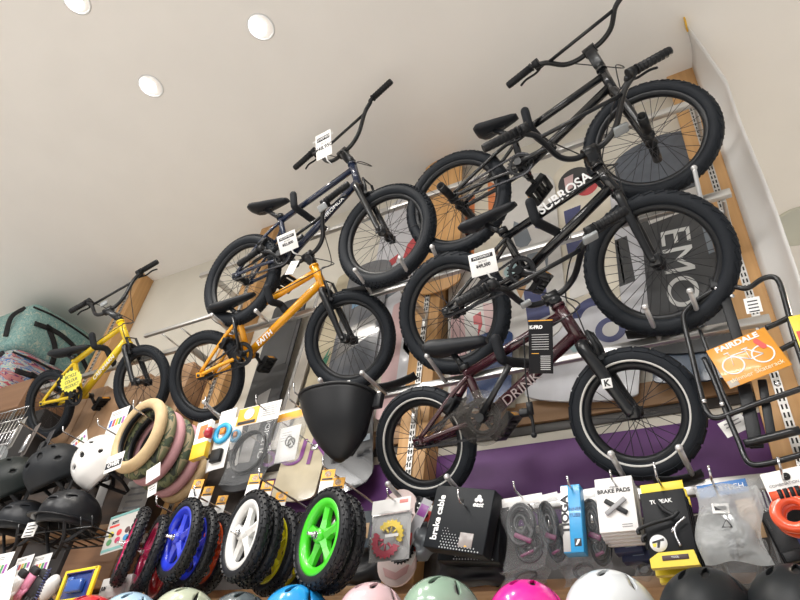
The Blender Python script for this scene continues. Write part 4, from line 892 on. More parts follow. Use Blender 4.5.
for lb, TL, TR, BL, Y in (('black folded bag below the brake cable boxes', (436, 552), (500, 556), (440, 582), 1.93), ('dark pouch hanging right of the green-rimmed wheel', (348, 545), (385, 540), (346, 585), 1.97), ('grey plastic bag between the chainring bag and the black boxes', (414, 530), (432, 520), (413, 565), 1.88), ('black pack with a white letter left of the brake cable boxes', (416, 500), (426, 497), (420, 520), 1.9)):
    t, w, h = quad('soft_bag', lb, 'bag', TL, TR, BL, Y); pouch(t, 'fabric', w, h, .06, mat('bag_grey', (.10, .11, .12), .4) if 'grey' in lb else mat('bag_black', (.016, .017, .02), .5), seed=len(lb)); 
    if 'letter' in lb: text('r', h*.5, TEXTW, t, (0, -.035, 0), bold=.001)
t, w, h = quad('hang_card', 'dark blue hang card with a kraft label right of the green wheel', 'card', (351, 513), (370, 511), (352, 548), 1.9); card(t, 'card', w, h, mat('card_dark_blue', (.03, .045, .06), .5)); card(t, 'kraft_label', w*.8, h*.42, wood('kraft', (.42, .27, .14), (.48, .31, .17), 'X', 3), (0, -.0008, -h*.05), .0008)
# chainring bag and the pale pink guard below it
t, w, h = quad('chainring_bag', 'clear bag with red and yellow chainrings under a white header', 'bag', (372, 502), (410, 496), (368, 562), YG)
card(t, 'header_card', w, h*.24, WHITE, (0, -.001, h*.38)); card(t, 'header_stamp', w*.22, h*.06, mat('stamp_red', (.70, .25, .22), .5), (w*.33, -.0018, h*.43), .0006); card(t, 'backing', w, h*.76, mat('backing_grey', (.35, .35, .35), .5), (0, .01, -h*.12))
def ring(p, nm, r, m, c, n=22, a0=0, a1=2*PI):
    q = MB(); k = n*2; k2 = int(k*(a1-a0)/(2*PI)); out = []; inn = []
    for i in range(k2+1):
        a = a0+(a1-a0)*i/k2; rr = r*(1.07 if i % 2 else .93); out.append((rr*math.cos(a), rr*math.sin(a))); inn.append((r*.58*math.cos(a), r*.58*math.sin(a)))
    V = [[q.bm.verts.new(Vector((x+c[0], c[1]+dy, z+c[2]))) for x, z in L] for L, dy in ((out, 0), (inn, 0), (out, .003), (inn, .003))]
    for i in range(k2):
        for A, B in ((0, 1), (2, 3), (0, 2), (1, 3)): q.bm.faces.new((V[A][i], V[A][i+1], V[B][i+1], V[B][i]))
    for i in range(4): a = a0+(a1-a0)*(i+.5)/4; q.tube([Vector(c)+Vector((r*.6*math.cos(a), .0015, r*.6*math.sin(a))), Vector(c)+Vector((r*.2*math.cos(a), .0015, r*.2*math.sin(a)))], r*.09, 6, flat=.4)
    return q.build(nm, m, p)
ring(t, 'chainring', w*.33, mat('ring_yellow', (.72, .52, .03), .35, metal=.3), (w*.05, -.006, -h*.12), 20, -.6, 2.6); ring(t, 'chainring', w*.36, mat('ring_red', (.50, .05, .09), .35, metal=.3), (-w*.05, -.003, -h*.2), 22, 2.5, 5.9)
card(t, 'paper_strip', w*.34, h*.05, WHITE, (w*.12, -.012, -h*.14), .0008); pouch(t, 'clear_bag', w, h*.8, .035, CLEARF, (0, 0, -h*.12), 51); hook('wire hook holding the chainring bag', (387, 495), YG-.06, 2.0)
for i, (TL, TR, BL, m_, lb) in enumerate((((412, 496), (415, 500), (408, 556), mat('edge_grey', (.30, .30, .32), .5), 'grey and purple card edge behind the chainring bag'), ((413, 502), (418, 506), (412, 562), WHITE, 'white and red card edge behind the chainring bag'))):
    t, w, h = quad('hang_card', lb, 'card', TL, (TR[0]+6, TR[1]), BL, YG+.05+.04*i); card(t, 'card', w, h, m_); card(t, 'colour_patch', w*.8, h*.2, G_PUR if i == 0 else mat('card_red', (.72, .07, .06), .5), (0, -.0008, h*.3), .0008); text('A', h*.25, mat('card_red', (.72, .07, .06), .5), t, (0, -.001, -h*.2), bold=.001)
o = board('pale pink rounded deck with a dark cog below the chainring bag', (400, 490), (396, 587), .155, 1.93, flat('deck_pale_pink', (.74, .60, .58)), [('poly', flat('deck_rose', (.62, .36, .36)), [(-.7, -.60), (.0, -.74), (.7, -.60), (.55, -.78), (.0, -.88), (-.55, -.78)])], cat='skateboard', name='skate_deck')
t = thing('chainring', 'black toothed chainring in front of the pale pink deck', 'chainring', at(401, 548, 1.88)); ring(t, 'ring', .052, PLASTIC, (0, 0, 0), 24)
# shelf edge
SH = wood('shelf_oak', (.30, .17, .08), (.40, .24, .12), 'X', 5)
q = MB(); q.rbox((-1.55, 2.08, CZ+.552), (1.70, .13, .016), .002); tag(q.build('shelf_board', SH), 'wooden shelf board behind the row of small helmets', 'shelf')
q = MB(); q.rbox((-1.6, 1.66, CZ+.325), (1.9, .22, .013), .002); s2 = q.build('shelf_board', SH); tag(s2, 'lower wooden shelf board carrying the row of helmets', 'shelf')
q = MB(); q.rbox((-1.55, YW-.02, CZ+.62), (1.72, .02, .20), .002); o = q.build('trim_8', mat('lower_backboard', (.035, .030, .028), .6, noise=.3, nscale=6)); struct(o)
# ------------------------------------------------------------------ helmets
def cut(base, cutters):
    o = bpy.data.objects.new('t', base); C.objects.link(o); cs = []
    for cm in cutters:
        k = bpy.data.objects.new('k', cm); C.objects.link(k); cs.append(k); m = o.modifiers.new('b', 'BOOLEAN'); m.operation = 'DIFFERENCE'; m.object = k; m.solver = 'EXACT'
    dg = bpy.context.evaluated_depsgraph_get(); dg.update(); me = bpy.data.meshes.new_from_object(o.evaluated_get(dg))
    bpy.data.objects.remove(o)
    for k in cs: bpy.data.objects.remove(k)
    return me
def raw(mb):
    bmesh.ops.recalc_face_normals(mb.bm, faces=list(mb.bm.faces)); me = bpy.data.meshes.new('shell'); mb.bm.to_mesh(me); mb.bm.free(); return me
def dome(a, b_, c, low, th=.007, taper=0.):
    """closed shell: outer and inner dome; front is -y; rim dips at the back"""
    q = MB(); n = 48; R = []
    def prof(sc, zs):
        rings = []
        for i in range(15):
            el = PI/2*(1-i/11) if i <= 11 else 0
            ring = []
            for j in range(n):
                az = 2*PI*j/n; lw = low*(1+.35*math.sin(az)**2*(1 if math.sin(az) > 0 else .15))
                if i <= 11: x, y, z = math.cos(el)*math.cos(az), math.cos(el)*math.sin(az), math.sin(el)
                else: x, y, z = math.cos(az)*(1-.02*(i-11)), math.sin(az)*(1-.02*(i-11)), -lw*(i-11)/3
                ring.append(Vector((x*a*sc, y*b_*sc, (z if z > 0 else z)*c*zs)))
            rings.append(ring)
        return rings
    o = prof(1, 1); i_ = prof(1-th/a, 1-th/c)
    for r in i_[12:]:
        pass
    for k in range(n): i_[-1][k].z = o[-1][k].z
    seq = o[1:]+i_[::-1][:-1]
    V = [[q.bm.verts.new(p) for p in r] for r in seq]
    for A, B in zip(V, V[1:]):
        for j in range(n): f = q.bm.faces.new((A[j], A[(j+1) % n], B[(j+1) % n], B[j])); f.smooth = True
    t0 = q.bm.verts.new(Vector((0, 0, c))); t1 = q.bm.verts.new(Vector((0, 0, c*(1-th/c))))
    for j in range(n):
        f = q.bm.faces.new((t0, V[0][(j+1) % n], V[0][j])); f.smooth = True; f = q.bm.faces.new((t1, V[-1][j], V[-1][(j+1) % n])); f.smooth = True
    return raw(q)
def vent(az, el, a, b_, c, lx, lz, roll=0., tear=False):
    """cutter at azimuth (0 = front, -y; positive to local +x) and elevation"""
    d = Vector((math.sin(az)*math.cos(el)*a, -math.cos(az)*math.cos(el)*b_, math.sin(el)*c)); n = Vector((d.x/a**2, d.y/b_**2, d.z/c**2)).normalized()
    up = (Vector((0, 0, 1))-n*n.z).normalized() if abs(n.z) < .98 else Vector((0, 1, 0)); x = up.cross(n); M = Matrix((x, n, up)).transposed() @ Matrix.Rotation(roll, 3, 'Y')
    q = MB()
    if tear:
        pts = []
        for i in range(20): t = 2*PI*i/20; s = math.sin(t); pts.append((lx*math.cos(t)*(.45-.55*s if s < 0 else .45*(1-s)+.08), lz*s))
        q.prism(pts, -.03, .03, M, d)
    else: q.prism([(lx*math.cos(2*PI*i/20), lz*math.sin(2*PI*i/20)) for i in range(20)], -.03, .03, M, d)
    return raw(q)
ha, hb_, hc = .104, .126, .112
KID = cut(dome(ha, hb_, hc, .45), [vent(s*.42, .98, ha, hb_, hc, .013, .030, s*.35, True) for s in (-1, 1)]+[vent(s*1.25, .75, ha, hb_, hc, .010, .030, s*.3, True) for s in (-1, 1)]+[vent(PI+s*.45, .85, ha, hb_, hc, .012, .03, 0, True) for s in (-1, 1)])
SKT = cut(dome(ha, hb_, hc, .5), [vent(s*.32, .50, ha, hb_, hc, .014, .010) for s in (-1, 1)]+[vent(s*.9, .72, ha, hb_, hc, .011, .017) for s in (-1, 1)]+[vent(s*.30, 1.12, ha, hb_, hc, .008, .014) for s in (-1, 1)]+[vent(s*1.5, .30, ha, hb_, hc, .011, .008) for s in (-1, 1)]+[vent(s*1.6, .95, ha, hb_, hc, .008, .013) for s in (-1, 1)])
BRM = cut(dome(ha, hb_, hc, .42), [vent(s*.35, .42, ha, hb_, hc, .024, .0045) for s in (-1, 1)]+[vent(s*1.1, .62, ha, hb_, hc, .020, .005, s*-.2) for s in (-1, 1)]+[vent(s*.45, .98, ha, hb_, hc, .010, .020, s*.4, True) for s in (-1, 1)])
LINM = dome(ha*.925, hb_*.925, hc*.925, .42)
LINER = mat('helmet_foam', (.012, .012, .013), .8)
STRAP = mat('webbing', (.014, .014, .016), .7)
def helmet(label, mesh, m, c, M, group, s=1., strap=True, brim=False, straps_col=None):
    t = thing('helmet', label, 'helmet', c, M, group); t.scale = (s, s, s)
    me = mesh.copy(); me.materials.clear(); me.materials.append(m); link('shell', me, t); l2 = LINM.copy(); l2.materials.clear(); l2.materials.append(LINER); link('liner', l2, t)
    if strap:
        for sx in (-1, 1):
            q = MB(); q.tube(spline([(sx*ha*.86, -.045, -.04), (sx*ha*.7, -.02, -.11), (sx*.02, -.01, -.17)], 6), .008, 6, flat=.2); q.tube(spline([(sx*ha*.86, .05, -.04), (sx*ha*.72, .0, -.10), (sx*ha*.7, -.02, -.11)], 6), .008, 6, flat=.2); q.build('strap', straps_col or STRAP, t)
    if brim:
        q = MB(); q.lathe([(1.0, -.002), (1.15, -.010), (1.15, -.014), (1.0, -.008)], n=48, closed=True, axis='Z')
        for v in q.bm.verts:
            k = max(0, -v.co.y); rr = math.hypot(v.co.x, v.co.y); f = 1+(rr-1)*(k*1.6+.08); v.co.x *= ha*f/rr*1.0; v.co.y *= hb_*f/rr; v.co.z = v.co.z-.012
        q.build('brim', m, t)
    return t
HB = 'row of small helmets on the lower shelf'
def hm(n, c, r=.22, coat=.6): return mat('helmet_'+n, c, r, coat=coat, spec=.5 if r < .4 else .25)
ROW = [((99, 597), (.62, .03, .04), 'red', 'glossy red helmet at the left end of the bottom row'), ((139, 594), (.42, .60, .74), 'pale_blue', 'pale blue helmet right of the red one in the bottom row'), ((193, 590), (.46, .50, .38), 'moss', 'pale moss-green helmet below the blue-rimmed wheel'), ((247, 594), (.11, .13, .14), 'slate', 'dark slate helmet below the white-rimmed wheel'), ((303, 587), (.02, .30, .72), 'azure', 'bright blue helmet below the green-rimmed wheel'),
       ((377, 585), (.72, .50, .53), 'blush', 'pale pink helmet below the chainring bag'), ((445, 579), (.26, .38, .29), 'sage', 'sage green helmet below the black brake cable boxes'), ((528, 583), (.80, .02, .32), 'magenta', 'hot pink helmet below the cable bags'), ((609, 573), (.70, .73, .75), 'white', 'white helmet below the brake pad cartons'), ((702, 571), (.010, .012, .014), 'matt_black', 'matt black helmet below the black and yellow packs'), ((790, 568), (.011, .013, .015), 'matt_black_two', 'matt black helmet at the right end of the bottom row')]
for i, ((px, py), col, n, lb) in enumerate(ROW):
    Yh = 1.64; top = at(px, py, Yh+.0); s = (1.02 if i > 5 else .98)
    M = Matrix.Rotation(R_([-14, 4, -8, 6, -5, 8, -12, 10, -16, -6, -10][i]), 3, 'Z') @ Matrix.Rotation(R_([0, 4, -3, 0, 5, 0, 3, -4, 0, 6, 3][i]), 3, 'X')
    hgt = hc*s; cz = top.z-hgt*.965
    helmet(lb, KID, hm(n, col, .45 if 'matt' in n else .22, .0 if 'matt' in n else .6), Vector((top.x, top.y, cz)), M, HB, s, strap=False)
# left-hand helmets on their hooks
HG = 'dark helmets hanging on the left'
WH = mat('helmet_gloss_white', (.80, .80, .79), .2, coat=.6); DKM = mat('helmet_dark_matt', (.011, .013, .016), .5, spec=.3); DK2 = mat('helmet_dark_green', (.011, .015, .015), .45, spec=.3)
def hl(label, mesh, m, px, py, Y, yaw, lean, s=1., brim=False, roll=0., **k):
    return helmet(label, mesh, m, at(px, py, Y), Matrix.Rotation(R_(yaw), 3, 'Z') @ Matrix.Rotation(R_(lean), 3, 'X') @ Matrix.Rotation(R_(roll), 3, 'Y'), HG, s, True, brim, **k)
hl('white helmet with round holes left of the stacked tyres', SKT, WH, 102, 462, 1.72, -25, 62, 1.16)
hl('dark helmet partly hidden behind the white one', SKT, DKM, 91, 466, 1.88, -25, 62, 1.05)
hl('matt black helmet hanging left of the white one', SKT, DKM, 56, 470, 1.72, -20, 42, 1.22)
hl('dark green-grey helmet hanging at the left edge', SKT, DK2, 12, 483, 1.70, -20, 42, 1.25)
hl('pale helmet cut off by the left edge of the photo', SKT, mat('helmet_pale', (.42, .45, .46), .3), -8, 462, 1.9, -20, 40, 1.0)
hl('black brimmed helmet with a price tag, lower left', BRM, mat('helmet_black_satin', (.011, .012, .015), .35, spec=.35), 70, 517, 1.70, -12, 4, 1.12, brim=True)
hl('dark grey brimmed helmet left of the one with the price tag', BRM, mat('helmet_charcoal', (.018, .020, .024), .4, spec=.35), 24, 524, 1.76, -12, 4, 1.06, brim=True)
t = paper('white price label hanging on the black brimmed helmet', (28, 523), (40, 521), (21, 538), 1.62, nlines=4, ink=INK)
hook('wire hook above the matt black helmet left of the white one', (62, 431), 1.66, 2.05, .02, .004); hook('wire hook above the white helmet with round holes', (97, 424), 1.66, 2.05, .02, .004)
# ------------------------------------------------------------------ stack of coloured tyres on a hook
def loose_tyre(label, px, py, Y, r, w, m, inner=PLASTIC):
    q = MB(); rc = r-w/2; k = 16
    prof = [(rc+w*.52*math.cos(a), w*.5*math.sin(a)) for a in [R_(-150+300*i/(k-1)) for i in range(k)]]
    prof += [(rc-w*.38, w*.20), (rc+w*.30, w*.30), (rc+w*.40, 0), (rc+w*.30, -w*.30), (rc-w*.38, -w*.20)]
    q.lathe(prof, n=64, closed=True); t = q.build('loose_tyre', m, None, at(px, py, Y)); t.rotation_euler = (R_(4), 0, R_(-6)); tag(t, label, 'tyre', 'coloured tyres stacked on one hook')
    q = MB(); q.lathe([(rc-w*.30, -w*.38), (rc-w*.44, -w*.24), (rc-w*.52, -w*.22), (rc-w*.52, w*.22), (rc-w*.44, w*.24), (rc-w*.30, w*.38), (rc-w*.1, 0)], n=64, closed=True); q.build('bead', inner, t); return t
TAN = mat('tyre_tan', (.58, .43, .24), .65, noise=.06, nscale=30, bump=.2, bscale=90); PNK = mat('tyre_pink', (.55, .29, .31), .65, noise=.05, bump=.2, bscale=90); CAMO = patches('tyre_camouflage', [(.025, .035, .028), (.16, .18, .09), (.06, .085, .05), (.33, .27, .16), (.19, .20, .11)], 10, .65, distort=.7)
y0 = 1.68; p0 = (139, 435)
c0 = at(*p0, y0)
for i, (lb, m) in enumerate((('tan tyre at the front of the stack on the hook', TAN), ('camouflage tyre directly behind the front tan tyre', CAMO), ('pink tyre between the two camouflage tyres', PNK), ('camouflage tyre between the two pink tyres', CAMO), ('pink tyre in front of the hindmost tan tyre', PNK), ('tan tyre hindmost in the stack on the hook', TAN))):
    r_ = .188
    t = loose_tyre(lb, p0[0], p0[1], y0, r_, .056, m); t.location = c0+Vector((.004*i, (.059)*i, -.006*i))
paper('white paper band around the pink tyre', (143, 474), (157, 465), (149, 481), 1.70, nlines=0)
t, w, h = quad('hang_tag', 'white tag with bold black letters on the front tan tyre', 'tag', (107, 458), (124, 451), (104, 474), 1.60); card(t, 'card', w, h, WHITE); card(t, 'black_patch', w*.95, h*.38, INK, (0, -.0008, -h*.1), .0008); text('OVER', h*.34, TEXTW, t, (0, -.0014, -h*.1), bold=.0008)
hook('wire hook carrying the stack of coloured tyres', (132, 407), 1.55, 2.05, .03, .004)
# ------------------------------------------------------------------ small balance-bike wheels on hooks
def small_wheel(label, px, py, Y, yaw, rimm, r=.155, lean=6., tyre=RUBBER2, roll=0.):
    w = .044; M = Matrix.Rotation(R_(roll), 3, 'Y') @ Matrix.Rotation(R_(yaw), 3, 'Z') @ Matrix.Rotation(R_(lean), 3, 'X'); c = at(px, py, Y)
    t = thing('small_wheel', label, 'wheel', c, M, 'small plastic-rimmed wheels on hooks')
    if 'T' not in SW: SW['T'] = tyre_mesh(r, w, 'block', 56).build('tyre', tyre, t)
    else: k = SW['T'].copy(); C.objects.link(k); k.parent = t
    n = rimm.name
    q = MB(); ri = r-w*.92
    q.lathe([(ri+.008, -.017), (ri-.004, -.019), (ri-.022, -.010), (ri-.022, .010), (ri-.004, .019), (ri+.008, .017)], n=56, closed=True)
    for i in range(5):
        a = 2*PI*i/5+PI/2; er = Vector((math.cos(a), 0, math.sin(a))); et = Vector((-math.sin(a), 0, math.cos(a)))
        rings = []
        for g, hw, hy in ((.012, .019, .020), (.05, .013, .013), (ri-.016, .021, .010)): rings.append([er*g+et*sx*hw+Vector((0, sy*hy, 0)) for sx, sy in ((-1, -.2), (0, -1), (1, -.2), (1, 1), (-1, 1))])
        q.loft(rings, smooth=False)
    q.lathe([(.001, -.026), (.020, -.026), (.024, -.014), (.024, .02), (.001, .02)], n=28); q.build('rim', rimm, t)
    q = MB(); q.tube([(0, -.058, 0), (0, .05, 0)], .0048, 10); q.tube([(0, -.040, 0), (0, -.032, 0)], .0095, 6); q.tube([(0, -.030, 0), (0, -.026, 0)], .013, 14); q.build('axle', STEEL, t)
    return t
SW = {}
def rm(n, c): return mat('rim_'+n, c, .3, coat=.5)
BLU, RDR, ORR, WHR, YLR, GRN, PKR, BKR = rm('blue', (.02, .04, .55)), rm('red', (.45, .015, .02)), rm('orange_red', (.72, .09, .015)), rm('white', (.75, .75, .74)), rm('yellow', (.62, .55, .01)), rm('green', (.06, .62, .02)), rm('magenta', (.50, .01, .10)), rm('black', (.015, .015, .017))
for lb, px, py, Y, yaw, m in (
 ('small wheel with a pink hub seen almost edge-on, leftmost of the small wheels', 131, 546, 1.66, -32, PKR), ('small wheel with a magenta rim, second from the left', 150, 554, 1.72, -29, PKR), ('small wheel with a dark red rim low behind the blue-rimmed one', 166, 568, 1.80, -22, RDR),
 ('small wheel with a bright blue rim, in front of another blue one', 180, 539, 1.66, -19, BLU), ('small wheel with a blue rim half hidden behind the first blue one', 196, 548, 1.74, -20, BLU), ('small wheel with an orange-red rim, behind the blue ones', 212, 553, 1.84, -20, ORR),
 ('small wheel with a white rim', 246, 535, 1.62, -21, WHR), ('small black wheel directly behind the white-rimmed one', 257, 541, 1.68, -21, BKR), ('small wheel with a yellow rim, nearer one of two', 274, 550, 1.78, -20, YLR), ('small wheel with a yellow rim, hindmost of two', 292, 555, 1.88, -20, YLR),
 ('small wheel with a bright green rim', 323, 537, 1.60, -22, GRN), ('small dark wheel directly behind the green-rimmed one', 335, 543, 1.67, -22, BKR)):
    small_wheel(lb, px, py, Y, yaw, m, roll=14 if px < 175 else 5)
for lb, tp, Y in (('wire hook above the blue-rimmed wheels', (193, 494), 1.70), ('wire hook above the white-rimmed wheel', (258, 477), 1.62), ('wire hook above the green-rimmed wheel', (322, 466), 1.62), ('wire hook above the pink-hubbed wheel', (155, 504), 1.66)): hook(lb, tp, Y, 2.12, .03, .004)
# orange and white hang tags
for i, (px, py, Y, lb) in enumerate(((198, 484, 1.72, 'orange and white hang tag above the blue-rimmed wheels, foremost'), (208, 491, 1.79, 'orange and white hang tag above the second blue wheel'), (222, 500, 1.87, 'orange and white hang tag above the orange-red wheel'), (255, 479, 1.64, 'orange and white hang tag above the white-rimmed wheel'), (267, 486, 1.71, 'orange and white hang tag above the small black wheel'), (281, 497, 1.82, 'orange and white hang tag above the yellow wheels'), (328, 475, 1.64, 'orange and white hang tag above the green-rimmed wheel'), (338, 483, 1.72, 'orange and white hang tag behind the green wheel\'s first tag'))):
    t = thing('hang_tag', lb, 'tag', at(px, py, Y), Matrix.Rotation(R_(-4), 3, 'Y') @ Matrix.Rotation(R_(14), 3, 'Z') @ Matrix.Rotation(R_(-8), 3, 'X'), 'orange and white hang tags'); w, h = .050, .045
    card(t, 'orange_card', w, h, ORANGE, (0, 0, 0)); card(t, 'white_leaf', w, h*1.1, WHITE, (0, .001, -h*1.02)); q = MB(); q.lathe([(.012, -.0008), (.012, .0), (.001, 0), (.001, -.0008)], n=20, c=(0, 0, .004)); q.build('emblem', WHITE, t); card(t, 'name_bar', w*.8, h*.16, INK, (0, -.0006, -h*.36), .0008)
# ------------------------------------------------------------------ goods above the small wheels
t, w, h = quad('cable_bag', 'large clear bag with a coiled cable and a white and orange header', 'bag', (240, 411), (282, 401), (219, 486), 1.70)
card(t, 'header_card', w, h*.26, WHITE, (0, -.002, h*.39)); card(t, 'orange_panel', w*.5, h*.24, ORANGE, (-w*.25, -.0030, h*.39), .0008); q = MB(); q.lathe([(w*.12, -.005), (w*.12, -.004), (.001, -.004), (.001, -.005)], n=24, c=(-w*.22, 0, h*.42)); q.build('emblem', WHITE, t); card(t, 'name_bar', w*.42, h*.045, INK, (-w*.25, -.0040, h*.30), .0008); lines(t, 'printed_lines', INKG, w*.08, w*.42, [h*(.46-.03*i) for i in range(5)], -.0032, h*.006)
coil(t, 'cable_coil', w*.40, h*.28, 9, .0036, mat('cable_grey', (.035, .036, .04), .3), (0, .0, -h*.12), 61); pouch(t, 'clear_bag', w, h*.78, .03, CLEARF, (0, 0, -h*.12), 62); hook('wire hook holding the large cable bag', (255, 402), 1.62, 2.05, .03)
t, w, h = quad('cable_bag', 'clear bag with white leaflet and grey cable, right of the large cable bag', 'bag', (279, 415), (307, 408), (268, 467), 1.74)
card(t, 'header_card', w, h*.16, ORANGE, (0, -.002, h*.42)); card(t, 'leaflet', w*.72, h*.66, WHITE, (w*.02, .004, -h*.12)); coil(t, 'grey_coil', w*.12, h*.10, 3, .003, mat('loop_grey', (.16, .16, .15), .5), (w*.15, -.004, -h*.12), 63); lines(t, 'printed_lines', INKG, -w*.25, w*.1, [h*(.1-.05*i) for i in range(4)], .0034, h*.008); pouch(t, 'clear_bag', w*1.05, h*.9, .045, CLEARF2, (0, 0, -h*.05), 64); hook('wire hook holding the bag with the white leaflet', (288, 398), 1.66, 2.05, .03)
def light_card(label, TL, TR, BL, Y, blue):
    t, w, h = quad('light_pack', label, 'pack', TL, TR, BL, Y, 'bicycle light packs'); card(t, 'card', w, h, WHITE, th=.002)
    q = MB(); q.lathe([(w*.52, -.012), (w*.52, -.001), (w*.30, -.001), (w*.30, -.012)], n=28, c=(0, 0, h*.08), closed=True); q.build('rubber_loop', mat('loop_cyan', (.03, .36, .66), .4), t); q = MB(); q.rbox((0, -.010, -h*.30), (w*.3, .01, h*.1), .004); q.build('black_mount', PLASTIC, t)
    q = MB(); q.rbox((w*.05, -.012, h*.1), (w*.14, .006, h*.05), .003); q.build('orange_lens', mat('lens_orange', (.80, .25, .03), .3), t); return t
light_card('white pack with a bright blue loop right of the coloured tyres', (217, 414), (233, 409), (211, 470), 1.70, 1); light_card('white pack with a blue loop, behind the first blue one', (233, 419), (243, 415), (228, 468), 1.80, 1)
t, w, h = quad('light_box', 'white and yellow box with an orange window beside the tyre stack', 'box', (197, 424), (211, 419), (190, 460), 1.66); q = MB(); q.rbox((0, .012, 0), (w/2, .012, h/2), .002); bx = q.build('carton', WHITE, t); q = MB(); q.rbox((0, .012, -h*.30), (w/2+.001, .0131, h*.2), .002); q.build('yellow_end', mat('box_yellow', (.82, .50, .02), .4), bx); card(bx, 'orange_window', w*.55, h*.36, mat('window_orange', (.62, .20, .06), .3), (w*.05, -.001, h*.2), .001)
c0 = at(210, 433, 1.60); t = thing('rear_light', 'round red rear light with a green and orange button', 'light', c0, Matrix.Rotation(R_(-50), 3, 'Z')); q = MB(); q.lathe([(.001, -.022), (.016, -.022), (.023, -.014), (.023, .012), (.001, .012)], n=28); q.build('body', mat('light_red', (.45, .02, .04), .3, coat=.5), t); q = MB(); q.sphere((.0, -.022, .0), (.010, .006, .010)); q.build('button', mat('button_green', (.05, .40, .22), .3), t); q = MB(); q.sphere((.006, -.004, .020), (.008, .008, .006)); q.build('orange_tip', ORANGE, t)
t, w, h = quad('light_pack', 'black lamp bracket on a grey card below the blue loops', 'pack', (210, 455), (226, 448), (203, 474), 1.76); card(t, 'card', w, h, mat('card_pale_grey', (.55, .53, .52), .5)); q = MB(); q.tube(spline([(-w*.4, -.012, h*.2), (0, -.014, h*.3), (w*.3, -.012, 0), (0, -.012, -h*.2)], 5), .008, 8); q.build('bracket', PLASTIC, t)
hook('wire hook above the light packs', (204, 404), 1.60, 2.05, .03)
# black bucket basket
c0 = at(346, 400, 1.66); t = thing('basket', 'large black plastic bucket basket hanging below the orange front wheel', 'basket', c0, Matrix.Rotation(R_(-4), 3, 'Z') @ Matrix.Rotation(R_(3), 3, 'Y'))
q = MB(); Wb, Db, Hb = .185, .13, .262
def bas(u, v):
    a = PI*u; L = -.20+.195*v**1.3; Rr = .15-.055*v**2.5; cx = (L+Rr)/2; hw = max(.004, (Rr-L)/2*(1-v**7)**.5); xs = math.copysign(abs(math.cos(a))**.8, -math.cos(a))
    return (cx+xs*hw, -math.sin(a)**.85*Db*(1-.45*v)*(1-v**5*.9), -Hb*v)
q.grid(bas, 28, 18); b0 = q.build('shell', mat('basket_black', (.006, .0065, .008), .42, bump=.1, bscale=250, spec=.3), t); sm = b0.modifiers.new('s', 'SOLIDIFY'); sm.thickness = .004
q = MB(); q.tube([bas(i/24, 0) for i in range(25)], .006, 8); q.build('rim_lip', PLASTIC, t); q = MB(); q.prism([(-.18, -.005), (.14, -.005), (.13, -.16), (.085, -.235), (-.0, -.235)], 0, .012); q.build('back_plate', PLASTIC, t); q = MB(); q.rbox((.15, .0, -.03), (.03, .012, .03), .004); q.build('bracket', PLASTIC, t); q = MB(); q.sphere((-.09, -.03, .008), (.014, .014, .010)); q.build('knob', PLASTIC, t)
t, w, h = quad('hang_tag', 'orange and white hang tag standing on the black basket', 'tag', (325, 386), (335, 384), (323, 399), 1.60); card(t, 'orange_card', w, h*1.0, ORANGE); q = MB(); q.lathe([(.013, -.0008), (.013, 0), (.001, 0), (.001, -.0008)], n=20); q.build('emblem', WHITE, t); card(t, 'white_leaf', w*1.4, h*1.1, WHITE, (w*1.2, .001, h*.03))
hook('wire hook left of the black basket', (293, 391), 1.64, 2.05, .03)
